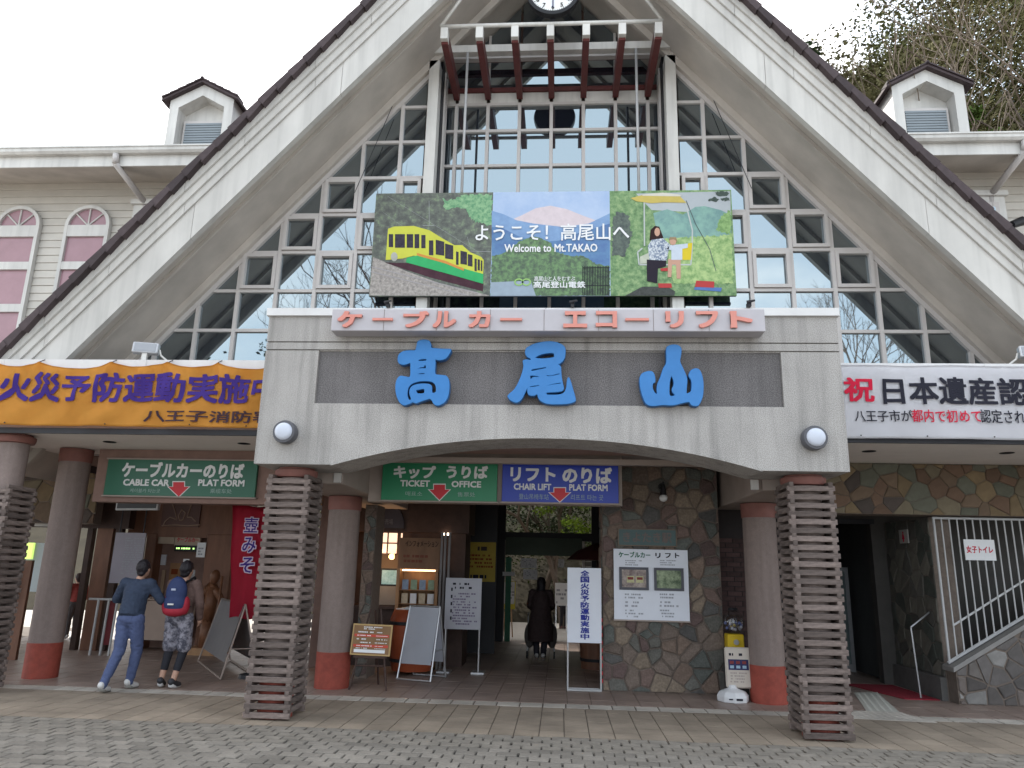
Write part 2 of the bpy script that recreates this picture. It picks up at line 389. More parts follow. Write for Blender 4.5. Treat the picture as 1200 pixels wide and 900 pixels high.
def px(p):
    q = _c @ Vector(p); return (600+FPX*q.x/-q.z, 450-FPX*q.y/-q.z) if q.z < 0 else (-1, -1)
vis = [c for c in cells if -5 < px((c[0], c[1], 0))[0] < 1205 and px((c[0], c[1], 0))[1] < 912]
vis.sort(key=lambda c: c[1]+abs(c[0])*.02); near = set(vis[:296])
first = [paver_proto(i).out('paver', paver_m, cob, origin=(0, 0, 0)) for i in range(4)]
used = [0]*4; q = B(); stuffm = []
for c in cells:
    k = rd.randrange(4); loc = (c[0]+rd.uniform(-.004, .004), c[1]+rd.uniform(-.004, .004), rd.uniform(-.004, .003)); a = rd.uniform(-.03, .03)
    if c in near:
        if not used[k]: o = first[k]; used[k] = 1; o.location = loc; o.rotation_euler = (0, 0, a)
        else: inst(first[k], cob, loc, rot=(0, 0, a))
    else:
        co, si = cos(a), sin(a); P = [(loc[0]+u*co-v*si, loc[1]+u*si+v*co) for u, v in ((-.088, -.066), (.088, -.066), (.088, .066), (-.088, .066))]
        v0 = [q.b.verts.new((a_, b_, -.03)) for a_, b_ in P]; v1 = [q.b.verts.new((loc[0]+(a_-loc[0])*.95, loc[1]+(b_-loc[1])*.93, loc[2]+.002)) for a_, b_ in P]
        for t in range(4): q.b.faces.new((v0[t], v0[(t+1) % 4], v1[(t+1) % 4], v1[t]))
        q.b.faces.new(v1)
q.out('outlying_pavers', mat('cobble_paver_field', (.185, .165, .14), .85, .3, 5, .5), cob, kind='stuff')
# pavement tiles
def tiles(parent, x0, x1, y0, y1, nx, ny, m, z=0, gap=.005, name='floor_tile', skip=None, lim=None):
    dx, dy = (x1-x0)/nx, (y1-y0)/ny; q = B(); q.box(-dx/2+gap, dx/2-gap, -dy/2+gap, dy/2-gap, -.03, 0); src = q.out(name, m, parent, origin=(0, 0, 0)); f = True
    rest = B(); nr = 0
    for i in range(nx):
        for j in range(ny):
            c = (x0+dx*(i+.5), y0+dy*(j+.5), z+random.uniform(-.0012, .0012))
            u, v = px(c)
            if not (-20 < u < 1220): 
                if -9 < c[0] < 9: rest.box(c[0]-dx/2+gap, c[0]+dx/2-gap, c[1]-dy/2+gap, c[1]+dy/2-gap, z-.03, c[2]); nr += 1
                continue
            if f: src.location = Vector(c)-wl(parent); f = False
            else: inst(src, parent, c)
    if nr: rest.out('outlying_tiles', m, parent, kind='stuff')
    else: rest.b.free()
tiles(pav, -8.0, 7.6, YC, 9.50, 62, 6, tile_b)
tiles(pav, -8.0, 7.6, 9.505, 9.78, 56, 1, tile_w, .001, gap=.009)
# hall floor tiles: small receding ones, joined
q = B(); x = -11
while x < 8:
    y = 9.805
    while y < 17.7:
        q.box(x+.004, x+.296, y+.004, y+.296, -.03, random.uniform(-.0015, .0012)); y += .3
    x += .3
q.out('hall_tiles', tile_br, flr, kind='stuff')
# tactile strip and diagonal path to the toilets
q = B(); q.prism([(3.12, 9.50), (4.30, 9.40), (4.14, 10.0), (3.12, 10.0)], .001, .006, axis='z')
for i in range(12):
    for j in range(6):
        X, Y_ = 3.2+i*.085, 9.52+j*.085
        q.tube((X, Y_, .006), (X, Y_, .010), .022, .016, 6)
q.out('tactile_paving', tile_w, pav)
q = B(); q.prism([(3.75, 10.0), (4.14, 10.0), (4.52, 11.6), (4.16, 11.5)], .001, .006, axis='z')
for i in range(4):
    for j in range(17): q.tube((3.82+i*.085+j*.023, 10.06+j*.085, .006), (3.82+i*.085+j*.023, 10.06+j*.085, .010), .022, .016, 6)
q.out('tactile_path', tactile_g, flr)

# ================================================================== STATION BUILDING
XC, MS = -.2, 1.16
sb = thing('station_building', (XC, 12, 0), 'cable car station with tall glazed A-frame gable above a concrete entrance portal', 'building')
YF, YG, YB = 9.2, 10.5, 11.1
def rz(off, b): return b-MS*off
def gx(s, off): return XC+s*off
def band(q, s, o0, o1, b1, b2, y0, y1, mi=0):
    q.prism([(gx(s, o0), rz(o0, b2)), (gx(s, o1), rz(o1, b2)), (gx(s, o1), rz(o1, b1)), (gx(s, o0), rz(o0, b1))], y0, y1, mi)
roof = B()
for s in (-1, 1): band(roof, s, .0, 7.9, 12.62, 12.2, 9.3, 19.5)
roof = roof.out('gable_roof', tile_m, sb)
# verge tiles, a dark sawtooth edge
q = B(); q.prism([(-.16, -.07), (.16, -.045), (.17, .035), (-.15, .045)], -.17, .17); vt = q.out('verge_tile', tile_m, roof, origin=(0, 0, 0))
q = B(); q.prism([(.16, -.07), (-.16, -.045), (-.17, .035), (.15, .045)], -.17, .17); vt2 = q.out('verge_tile', tile_m, roof, origin=(0, 0, 0))
f_ = {1: True, -1: True}; ang = math.atan(MS)
for s, src in ((-1, vt), (1, vt2)):
    for i in range(40):
        off = .12+i*.195; loc = (gx(s, off), 9.17+random.uniform(-.01, .01), rz(off, 12.76)); a = (0, ang*s+random.uniform(-.02, .02)*1, 0)
        if f_[s]: src.location = Vector(loc)-wl(roof); src.rotation_euler = a; f_[s] = False
        else: inst(src, roof, loc, rot=a)
# barge boards in stepped layers, cut into lengths
lay = [(12.70, 12.55, 9.10, 9.3), (12.545, 12.40, 9.135, 9.3), (12.395, 12.25, 9.17, 9.3), (12.245, 11.72, 9.20, 9.3)]
for s in (-1, 1):
    for li, (b1, b2, y0, y1) in enumerate(lay):
        o0 = .003; step = 1.7 if li < 3 else 1.95
        o0 += 0; e = step*(.55 if li % 2 else 1)
        while o0 < 7.9:
            o1 = min(e, 7.9); q = B(); band(q, s, o0, o1-.003, b1, b2, y0+random.uniform(0, .003), y1)
            q.out('barge_board', barge_m, roof); o0 = o1+.003; e += step
    q = B(); band(q, s, .0, 7.9, 12.15, 11.95, 9.301, 11.6); sf = q.out('soffit', soffit_m, roof)
    q = B(); band(q, s, .0, 7.9, 11.945, 11.86, 9.62, 9.66); band(q, s, .0, 7.9, 11.945, 11.78, 10.36, 10.44); q.out('soffit_batten', soffit_m, roof)
# solid mass behind the glazing
q = B(); q.prism([(gx(-1, 7.6), 3.3), (gx(1, 7.6), 3.3), (gx(1, 7.4), rz(7.4, 12.1)), (XC, 12.1), (gx(-1, 7.4), rz(7.4, 12.1))], 11.3, 19.4); q.out('rear_wall', interior_wall, sb)
# gable glazing
gg = B()
for s in (-1, 1):
    band(gg, s, 1.99, 7.2, 11.86, 11.68, YG-.06, YG+.1)
gg.box(gx(-1, 7), gx(1, 7), YG-.04, YG+.1, 3.85, 4.02)
gg = gg.out('gable_frame', trim_m, sb)
cols = [2.0, 2.4, 3.0, 3.6, 4.2, 4.8, 5.4, 6.0, 6.6]
rows = [9.49, 8.85, 8.215, 7.58, 6.945, 6.31, 5.67, 5.03, 4.39, 4.02]
SASH = {(2.0, 7.58), (3.0, 7.58), (3.6, 6.945), (4.2, 6.31), (3.0, 6.31), (2.4, 6.945)}
for s in (-1, 1):
    for c in cols[1:]:
        zt = rz(c, 11.69)
        if zt > 4.1:
            q = B(); q.box(gx(s, c)-.028, gx(s, c)+.028, YG-.05, YG+.05, 4.02, zt); q.out('mullion', trim_m, gg)
    for z in rows[:-1]:
        o1 = (11.69-z)/MS
        if o1 < 2.1: continue
        a, b = sorted((gx(s, 2.0), gx(s, o1))); q = B(); q.box(a, b, YG-.042, YG+.042, z-.024, z+.024); q.out('transom', trim_m, gg)
    for i in range(len(cols)):
        c0, c1 = cols[i], (cols[i+1] if i+1 < len(cols) else 7.2)
        for j in range(-1, len(rows)-1):
            zt = rows[j] if j >= 0 else 9.9; zb = rows[j+1]
            p = [(gx(s, c0+.03), zb+.026), (gx(s, c1-.03), zb+.026), (gx(s, c1-.03), zt-.026), (gx(s, c0+.03), zt-.026)]
            p = clip(p, s*MS, 1, 11.68+s*MS*XC)
            if len(p) < 3 or area(p) < .006: continue
            tilt = random.uniform(-.0009, .0009)
            q = B(); q.prism(p, YG, YG+.02); o = q.out('pane', glass_m, gg)
            if (c0, round(zt, 3)) in SASH:
                ax, bx = sorted((gx(s, c0+.03), gx(s, c1-.03)))
                q = B(); w_ = .052; y0, y1 = YG-.075, YG-.003
                q.box(ax, ax+w_, y0, y1, zb+.03, zt-.03); q.box(bx-w_, bx, y0, y1, zb+.03, zt-.03)
                q.box(ax+w_, bx-w_, y0+.001, y1, zb+.03, zb+.03+w_); q.box(ax+w_, bx-w_, y0+.001, y1, zt-.03-w_, zt-.03)
                q.out('opening_sash', trim_m, gg)
    # tall column at the side of the recessed bay, and the return wall of the bay
    q = B(); a, b = sorted((gx(s, 1.82), gx(s, 1.985))); q.box(a, b, YG-.14, YG+.1, 4.0, rz(1.99, 11.95)); q.out('bay_column', white, gg)
    a, b = sorted((gx(s, 1.80), gx(s, 1.84))); q = B(); q.box(a, b, YG+.1, YB, 4.0, 9.8); q.out('bay_return', dark, gg)
    for k in (.25, .42): q = B(); q.box(gx(s, 1.80)-.02*s-.015, gx(s, 1.80)-.02*s+.015, YG+k, YG+k+.04, 4.0, 9.7); q.out('bay_return_post', trim_m, gg)
# recessed centre bay
xs = [XC-1.62+.54*i for i in range(7)]
zr = [9.29, 8.78, 8.125, 7.47, 6.82, 6.17, 5.5, 4.85, 4.0]
for x in xs: q = B(); q.box(x-.028, x+.028, YB-.05, YB+.05, 4.0, 9.27); q.out('mullion', trim_m, gg)
for z in zr[:-1]: q = B(); q.box(XC-1.80, XC+1.80, YB-.043, YB+.045, z-.024, z+.024); q.out('transom', trim_m, gg)
for i in range(-1, 7):
    a = xs[i]+.03 if i >= 0 else XC-1.79; b = xs[i+1]-.03 if i < 6 else XC+1.79
    for j in range(len(zr)-1):
        q = B(); q.box(a, b, YB, YB+.02, zr[j+1]+.026, zr[j]-.026); q.out('pane', glass_m, gg)
    q = B(); q.box(a, b, YB-.02, YB+.02, 9.33, 9.52); q.out('spandrel_panel', white, gg)
q = B(); q.box(XC-1.80, XC+1.80, YB-.06, YB+.045, 9.525, 9.60); q.out('bay_header', red_beam, gg)
# upper dark glazing of the apex
for (a, b) in ((-1.79, -1.1), (-1.06, -.55), (-.51, -.02), (.02, .51), (.55, 1.06), (1.1, 1.79)):
    p = clip(clip([(XC+a, 9.61), (XC+b, 9.61), (XC+b, 10.25), (XC+a, 10.25)], MS, 1, 11.9+MS*XC), -MS, 1, 11.9-MS*XC)
    q = B(); q.prism(p, YB, YB+.02); q.out('pane', glass_m, gg)
    p = clip(clip([(XC+a, 10.30), (XC+b, 10.30), (XC+b, 11.9), (XC+a, 11.9)], MS, 1, 11.9+MS*XC), -MS, 1, 11.9-MS*XC)
    if len(p) > 2 and area(p) > .01: q = B(); q.prism(p, YB, YB+.02); q.out('pane', glass_m, gg)
for x in (-1.08, .0, 1.08): q = B(); q.box(XC+x-.02, XC+x+.02, YB-.04, YB+.04, 9.605, rz(abs(x), 11.93)-.02); q.out('mullion', trim_m, gg)
q = B(); q.box(XC-1.45, XC+1.45, YB-.045, YB+.042, 10.252, 10.298); q.out('transom', trim_m, gg)
# header beams that carry the canopy rafters
q = B(); q.box(XC-1.93, XC+1.93, 10.30, 10.42, 9.74, 9.87); q.out('tie_beam', white, sb)
q = B(); q.box(XC-1.85, XC+1.85, 10.62, 10.72, 9.86, 9.97); q.out('tie_beam', trim_m, sb)
q = B(); q.box(XC-1.85, XC+1.85, 10.86, 10.94, 10.02, 10.12); q.out('tie_beam', red_beam, sb)
# rafter canopy
pg = B(); pg.path([(XC-1.68, 9.58, 9.63), (XC+1.68, 9.58, 9.63)], .032, 10)
for s in (-1, 1): pg.path([(XC+s*1.68, 9.58, 9.63), (XC+s*1.1, 9.5, 10.53)], .028, 8)
pg = pg.out('canopy_tube', white, sb, smooth=True)
for i in range(7):
    x = XC-1.62+.54*i; q = B(); q.box(x-.05, x+.05, 9.63, 11.04, 9.36, 9.585); r_ = q.out('rafter', red_beam, sb, bevel=.004)
    q = B(); q.box(x-.056, x+.056, 9.55, 9.70, 9.40, 9.598); q.out('rafter_tip', white, r_, bevel=.004)
# ------------------------------------------------------------------ concrete portal
xl, xr, zb_, zt_ = -3.41, 3.045, 2.667, 4.40
def arch(x):                                            # underside of the portal
    a = [(-2.533, 2.667), (-2.235, 2.775), (-1.479, 2.915), (-.8, 2.975), (-.2, 2.995), (.45, 2.975), (1.1, 2.935), (1.844, 2.785), (2.134, 2.667)]
    if x <= a[0][0] or x >= a[-1][0]: return 2.667
    for (x0, z0), (x1, z1) in zip(a, a[1:]):
        if x <= x1: t = (x-x0)/(x1-x0); return z0+(z1-z0)*t
N_ = 40; prof = [(-2.533+(2.134+2.533)*i/N_) for i in range(N_+1)]
def arch_s(x):                                          # smooth version
    t = (x+.2)/2.334; return 2.667+.33*max(0, 1-abs(t)**2.1)
pb = B(); ptl = pb
def pcol(q, x0, x1, z1, y0, y1):
    q.prism([(x0, arch_s(x0)), (x1, arch_s(x1)), (x1, z1), (x0, z1)], y0, y1)
main = [(xl, zb_)]+[(x, arch_s(x)) for x in prof]+[(xr, zb_), (xr, 3.98), (xl, 3.98)]
q = B()
f = [q.b.verts.new((a, 8.0, b)) for a, b in main]; k = [q.b.verts.new((a, 8.75, b)) for a, b in main]
# split into strips for clean shading
q.b.free(); q = B(); q.box(xl, -2.533, 8.0, 8.75, zb_, 3.36); q.box(2.134, xr, 8.0, 8.75, zb_, 3.36)
for a, b in zip(prof, prof[1:]): pcol(q, a, b, 3.36, 8.0, 8.75)
q.box(xl, -2.785, 8.0, 8.75, 3.36, 3.98); q.box(2.412, xr, 8.0, 8.75, 3.36, 3.98); q.box(-2.785, 2.412, 8.05, 8.75, 3.36, 3.98)
bmesh.ops.remove_doubles(q.b, verts=q.b.verts, dist=1e-4)
portal = q.out('portal_block', concrete, sb)
q = B(); q.box(-2.784, 2.411, 8.042, 8.06, 3.361, 3.979); q.out('dark_sign_band', concrete_dk, portal)
q = B(); q.box(xl+.02, xr-.02, 8.03, 8.74, 3.98, 3.995); q.box(xl, xr, 8.0, 8.75, 3.995, 4.075); q.out('portal_course', concrete, portal)
q = B(); q.box(xl+.02, xr-.02, 8.03, 8.74, 4.075, 4.09); q.box(xl, xr, 8.0, 8.75, 4.09, 4.395); q.out('portal_parapet', concrete, portal)
for i in range(4):
    a = xl-.025+(xr-xl+.05)*i/4; b = xl-.025+(xr-xl+.05)*(i+1)/4
    q = B(); q.box(a+.002, b-.002, 7.965, 8.8, 4.395, 4.485); q.out('coping', coping, portal)
q = B()
for a, b in zip(prof, prof[1:]): q.prism([(a, arch_s(a)-.012), (b, arch_s(b)-.012), (b, arch_s(b)+.018), (a, arch_s(a)+.018)], 7.985, 8.0-.0005)
q.out('arch_trim', concrete, portal)
# ceilings and beams behind the arch
q = B(); q.box(-3.3, 2.95, 8.75, 17.5, 3.12, 3.25); q.out('hall_ceiling', ceil_m, sb)
for (x0, x1) in ((-3.4, -2.62), (2.28, 3.04)):
    q = B(); q.box(x0+.05, x1, 8.76, 13.5, 2.54, 3.115); q.out('side_beam', beam_m, sb, bevel=.008)
q = B(); q.box(-2.62, .82, 10.02, 10.22, 2.44, 3.117); q.out('sign_beam', beam_m, sb)
q = B(); q.box(-2.62, 2.28, 9.6, 9.70, 2.93, 3.0); q.out('cross_beam', beam_m, sb)
q = B(); q.box(-2.4, 2.1, 8.76, 9.6, 3.05, 3.117); q.out('ceiling_panel', interior_wall, sb)
# canopies left and right of the portal
for s, (x0, x1) in ((-1, (-13, xl+.0)), (1, (xr, 13))):
    q = B(); q.box(x0, x1, 8.9, 11.2, 3.18, 3.98); cn = q.out('canopy', mat('canopy_render', (.36, .33, .31), .8, .07, 4), sb)
    n = 5
    for i in range(n): a, b = x0+(x1-x0)*i/n, x0+(x1-x0)*(i+1)/n; q = B(); q.box(a+.002, b-.002, 8.85, 9.1, 3.981, 4.10); q.out('canopy_coping', coping, cn)
    q = B(); q.box(x0, x1, 8.95, 10.9, 3.165, 3.179); q.out('canopy_soffit', canopy_soffit, cn)
    q = B(); q.box(x0, x1, 8.86, 8.899, 3.13, 3.20); q.out('canopy_drip', dark, cn)
    for k in range(3):
        X = (-4.3-1.9*k) if s < 0 else (3.95+1.7*k); q = B(); q.lathe([(.06, 0), (.085, -.004), (.085, .0)], (X, 9.7, 3.163), 16); q.out('recessed_lamp', dark, cn)
    q = B(); q.box(x0, x1 if s < 0 else x1, 11.2, 17.5, 3.14, 3.3); q.out('rear_ceiling', interior_wall, sb)

# ================================================================== side wings
def wing(s, label):
    g = thing('side_wing', (s*10, 13, 0), label, 'building')
    a, b = sorted((gx(s, 6.2), gx(s, 14)))
    q = B(); q.box(a, b, 13.03, 19, 3.3, 9.15); wallo = q.out('wall', siding_m, g)
    z = 3.9; 
    while z < 8.98:
        q = B(); q.prism([(13.03, z), (13.03, z+.158), (13.012, z+.156), (12.996, z+.004), (13.0, z)], a, b, axis='x'); q.out('siding_board', siding_m, wallo); z += .16
    q = B(); q.prism([(12.03, 8.79), (13.04, 9.0), (13.04, 9.06), (12.03, 8.90)], a, b, axis='x'); ev = q.out('eave_soffit', soffit_m, g)
    q = B(); q.box(a, b, 12.0, 12.029, 8.77, 9.03); q.out('fascia', white, ev)
    q = B(); q.prism([(11.86, 9.11), (11.87, 9.03), (11.91, 8.99), (11.995, 8.99), (11.995, 9.11)], a, b, axis='x'); q.box(a, b, 11.845, 11.86, 9.09, 9.12); q.out('gutter', white, g)
    q = B(); q.prism([(11.98, 9.06), (16.2, 11.2), (20.4, 9.06), (16.2, 11.1)], a, b, axis='x'); rf = q.out('roof', tile_m, g)
    # downpipe
    X = gx(s, 8.05); q = B(); q.path([(X+s*.12, 11.93, 8.98), (X+s*.12, 11.95, 8.80), (X, 12.9, 8.45), (X, 12.93, 3.9)], .058, 8); q.out('downpipe', trim_m, g, smooth=True)
    # square window under the eave
    x0, x1 = sorted((gx(s, 7.62), gx(s, 8.22))); m0, m1 = x0-.28*(s < 0)-.0, x1+.0
    x0, x1 = (7.36, 7.98) if s > 0 else (-8.38, -7.76)
    q = B(); q.box(x0-.1, x1+.1, 12.86, 12.99, 7.2, 8.42); q.box(x0-.14, x1+.14, 12.80, 12.99, 8.422, 8.52); wf = q.out('window_frame', white, g)
    q = B(); q.box(x0+.02, x1-.02, 12.85, 12.858, 7.30, 8.30); q.out('window_reveal', trim_m, wf)
    q = B(); q.box(x0+.10, x1-.10, 12.835, 12.848, 7.38, 8.20); q.out('pane', glass_m, wf)
    return g
wl_ = wing(-1, 'left wing with pale clapboard wall, arched windows and louvred roof dormer')
wr_ = wing(1, 'right wing with pale clapboard wall, square window and dark tiled dormer')
# arched windows of the left wing
for cx in (-9.41, -10.86, -12.3):
    R0 = .40; zc = 8.02; pts = [(cx+R0*cos(t*pi/16), zc+R0*.93*sin(t*pi/16)) for t in range(17)]
    def ringp(q, ro, ri, y0, y1):
        A_ = [(cx+ro*cos(t*pi/18), zc+ro*.93*sin(t*pi/18)) for t in range(19)]; Bq = [(cx+ri*cos(t*pi/18), zc+ri*.93*sin(t*pi/18)) for t in range(19)]
        for t in range(18): q.prism([A_[t], A_[t+1], Bq[t+1], Bq[t]], y0, y1)
    q = B(); ringp(q, .46, .39, 12.90, 12.99); q.box(cx-.46, cx-.39, 12.90, 12.99, 4.2, zc); q.box(cx+.39, cx+.46, 12.90, 12.99, 4.2, zc)
    for z0, z1 in ((7.78, 8.02), (7.08, 7.24), (6.20, 6.36), (5.2, 5.36)): q.box(cx-.389, cx+.389, 12.905, 12.99, z0, z1)
    for a in (45, 90, 135): q.tube((cx, 12.94, zc), (cx+.40*cos(RAD(a)), 12.94, zc+.37*sin(RAD(a))), .016, .016, 6)
    wf = q.out('arched_window', white, wl_)
    q = B(); q.prism(pts, 12.955, 12.965); q.out('pane', mat('flare_tinted_pane', (.33, .20, .225), .2, .08, 3), wf)  # pane colour has lens-flare pink mixed in
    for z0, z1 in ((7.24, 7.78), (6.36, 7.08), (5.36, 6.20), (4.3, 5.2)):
        q = B(); q.box(cx-.388, cx+.388, 12.955, 12.965, z0, z1); q.out('pane', mat('flare_tinted_pane', (.33, .20, .225), .2, .08, 3), wf)
# dormers
def dormer(s, parent):
    c = gx(s, 7.03); hw = .655; y0 = 12.6
    fr = [(c-hw, 9.1), (c+hw, 9.1), (c+hw, 10.58), (c, 10.93), (c-hw, 10.58)]
    op = [(c-.47, 9.56), (c+.47, 9.56), (c+.47, 10.42), (c, 10.69), (c-.47, 10.42)]
    q = B()
    q.prism([fr[0], (c-.47, 9.1), op[4], fr[4]], y0, y0+.3); q.prism([(c+.47, 9.1), fr[1], fr[2], op[2]], y0, y0+.3)
    q.prism([op[4], op[3], fr[3], fr[4]], y0, y0+.3); q.prism([op[3], op[2], fr[2], fr[3]], y0, y0+.3)
    q.box(c-.47, c+.47, y0, y0+.3, 9.1, 9.54)
    q.prism(fr, y0+.3, 15.2); d = q.out('dormer', white, parent)
    q = B(); q.box(c-.43, c+.43, y0+.2, y0+.29, 9.545, 10.24); q.out('louvre_frame', trim_m, d)
    for i in range(10):
        z = 9.62+i*.056; q = B(); q.box(c-.375, c+.375, y0+.165, y0+.2, z, z+.042); q.out('louvre', mat('louvre_grey', (.22, .25, .27), .5, .05, 4), d)
    for t in (-1, 1):
        q = B(); q.prism([(c, 10.935), (c+t*(hw+.13), 10.935-.134*(hw+.13)/.251*1.0), (c+t*(hw+.13), 10.985-.134*(hw+.13)/.251), (c, 10.99)], y0-.1, 15.3); q.out('dormer_roof', tile_m, d)
        for k in range(5):
            a, b = k*.157, (k+1)*.157-.004; m = .534
            q = B(); q.prism([(c+t*a, 10.992-m*a), (c+t*b, 10.992-m*b), (c+t*b, 11.03-m*b), (c+t*a, 11.012-m*a)], y0-.13, y0+.15); q.out('roof_tile', tile_m, d)
    q = B(); q.tube((c, y0-.13, 11.01), (c, 15.3, 11.01), .035, .035, 8); q.out('ridge_cap', tile_m, d)
dormer(-1, wl_); dormer(1, wr_)
# ================================================================== COLUMNS
def clad(x0, x1, y0, zt, label, shaft_top=None):
    g = thing('clad_column', ((x0+x1)/2, y0+.26, 0), label, 'column', 'wood clad entrance columns')
    cx, cy = (x0+x1)/2, y0+.26; st = shaft_top or 2.667; rd = random.Random(int(cx*100))
    q = B(); q.lathe([(.185, .0), (.185, .36)], (cx, cy, 0), 32); q.out('painted_base', post_red, g, smooth=False)
    q = B(); q.lathe([(.18, .36), (.18, st-.12)], (cx, cy, 0), 32); smooth_angle(q.out('shaft', post_m, g))
    q = B(); q.lathe([(.18, 0), (.225, .01), (.24, .05), (.24, .09), (.20, .1), (.2, .118)], (cx, cy, st-.12), 32); smooth_angle(q.out('capital', cap_m, g))
    n = int(round(zt/.0875)); hw = (x1-x0)/2; w_ = .048; h = .056
    q = B(); q.box(-hw, hw, -w_/2, w_/2, -h/2, h/2); sa = q.out('slat', slat_m, g, bevel=.003, origin=(0, 0, 0))
    q = B(); q.box(-w_/2, w_/2, -.255, .255, -h/2, h/2); sc = q.out('slat', slat_m, g, bevel=.003, origin=(0, 0, 0)); fa = fc = True
    for i in range(n):
        z = .05+i*.0875
        for yy in (y0+.03, y0+.49):
            loc = (cx+rd.uniform(-.006, .006), yy+rd.uniform(-.004, .004), z+rd.uniform(-.004, .004)); r = (rd.uniform(-.12, .12), rd.uniform(-.011, .011), rd.uniform(-.014, .014))
            if fa: sa.location = Vector(loc)-wl(g); fa = False
            else: inst(sa, g, loc, rot=r)
        for xx in (x0+.045, x1-.045):
            loc = (xx+rd.uniform(-.004, .004), y0+.26+rd.uniform(-.008, .008), z+.0437); r = (rd.uniform(-.008, .008), 0, rd.uniform(-.01, .01))
            if fc: sc.location = Vector(loc)-wl(g); fc = False
            else: inst(sc, g, loc, rot=r)
    return g
clad(-3.31, -2.81, 8.15, 2.53, 'weathered slat-clad column under the left end of the concrete portal')
clad(2.43, 2.93, 8.15, 2.53, 'weathered slat-clad column under the right end of the concrete portal')
clad(-7.43, -6.93, 8.95, 2.46, 'slat-clad column at the left edge under the orange banner', 3.16)
def post(x, y, r, zt, label):
    g = thing('round_column', (x, y, 0), label, 'column', 'round columns')
    q = B(); q.lathe([(r, 0), (r, .46)], (x, y, 0), 40); smooth_angle(q.out('painted_base', post_red, g))
    q = B(); q.lathe([(r-.004, .46), (r-.012, zt-.2)], (x, y, 0), 40); smooth_angle(q.out('shaft', post_m, g))
    q = B(); q.lathe([(r+.0, 0), (r+.006, .19)], (x, y, zt-.2), 40); smooth_angle(q.out('capital', cap_m, g))
post(-7.14, 10.43, .22, 3.165, 'round column with red base by the two walkers, left')
post(-3.05, 10.43, .23, 2.54, 'round column with red base beside the small price board on its easel')
post(2.70, 10.43, .23, 2.54, 'round column with red base beside the ball vending machine')

# ================================================================== FACADE SIGNS
G_BOX = mat('letter_box_grey', (.42, .40, .42), .45, .05, 3)
salmon = mat('salmon_letters', (.58, .23, .185), .45, .05, 5)
blue = mat('blue_letters', (.035, .175, .44), .4, .08, 4)
blue_side = mat('blue_letter_side', (.03, .11, .28), .5, .05, 4)
# katakana box sign
g = thing('letter_box_sign', (XC, 7.75, 4.25), 'long grey box sign with salmon katakana letters on top of the portal', 'sign')
q = B(); q.box(-2.58, 2.19, 7.74, 7.965, 4.135, 4.39); q.out('box', G_BOX, g, bevel=.006)
for i in range(1, 8):
    x = -2.58+4.77*i/8; q = B(); q.box(x-.002, x+.002, 7.737, 7.741, 4.14, 4.385); q.out('panel_joint', mortar, g)
KS = [('ケ', -2.535, -2.335), ('ー', -2.20, -1.97), ('ブ', -1.86, -1.63), ('ル', -1.56, -1.34), ('カ', -1.21, -1.0), ('ー', -.91, -.70), ('エ', -.235, .0), ('コ', .10, .30), ('ー', .40, .62), ('リ', .78, .95), ('フ', 1.07, 1.28), ('ト', 1.43, 1.64)]
us = [(395, 425, 'ケ'), (436, 461, 'ー'), (472, 503, 'ブ'), (507, 535, 'ル'), (549, 575, 'カ'), (586, 612, 'ー'), (660, 688, 'エ'), (698, 723, 'コ'), (733, 760, 'ー'), (780, 801, 'リ'), (816, 841, 'フ'), (856, 881, 'ト')]
for a, b, ch in us:
    x0, z0 = W(a, 388, 7.73); x1, z1 = W(b, 368, 7.73); z0, z1 = 4.165, 4.355
    if ch == 'ー': z0, z1 = 4.245, 4.275
    text(ch, g, x0, x1, z0, z1, 7.735, salmon, .035 if ch != 'ー' else .0, .03, name='letter')
for x in (-2.0, .12, 2.08):
    q = B(); q.box(x-.02, x+.02, 7.9, 7.98, 4.485, 4.53); q.tube((x-.03, 7.9, 4.53), (x+.05, 7.86, 4.535), .018, .012, 6); q.out('roof_bracket', dark, g)
# the three big blue characters
def crom(p, n=4):
    o = []
    for i in range(len(p)):
        p0, p1, p2, p3 = [Vector(p[(i+k-1) % len(p)]) for k in range(4)]
        for j in range(n):
            t = j/n; o.append(.5*((2*p1)+(p2-p0)*t+(2*p0-5*p1+4*p2-p3)*t*t+(3*p1-p0-3*p2+p3)*t**3))
    return o
def carved(loops, u0, label):                           # brush characters cut from thick board: outline and counters surveyed from the sign
    c = bpy.data.curves.new('t', 'CURVE'); c.dimensions = '2D'; c.fill_mode = 'BOTH'; c.extrude = .04; c.bevel_depth = .008; c.bevel_resolution = 1
    P = []
    for lp in loops:
        pts = []
        for a, b in lp: x, z = W(u0+a/8.575, 385+b/8.571, 7.9); pts.append((x, z))
        P.append(crom(pts))
    cx = sum(p.x for p in P[0])/len(P[0]); cz = min(p.y for p in P[0])
    for pts in P:
        sp = c.splines.new('POLY'); sp.points.add(len(pts)-1); sp.use_cyclic_u = True
        for i, p in enumerate(pts): sp.points[i].co = (p.x-cx, p.y-cz, 0, 1)
    o = bpy.data.objects.new('t', c); me = bpy.data.meshes.new_from_object(o); bpy.data.objects.remove(o); bpy.data.curves.remove(c)
    q = B(); q.b.from_mesh(me); bpy.data.meshes.remove(me); bmesh.ops.remove_doubles(q.b, verts=q.b.verts, dist=1e-5)
    g = q.out('character_sign', [blue, blue_side], None, label=label, cat='sign', group='big blue characters', xf=Matrix.Translation((cx, 7.945, cz)) @ Matrix.Rotation(RAD(90), 4, 'X'), origin=(cx, 7.945, cz))
    for p in g.data.polygons:
        if p.normal.y > -.5: p.material_index = 1
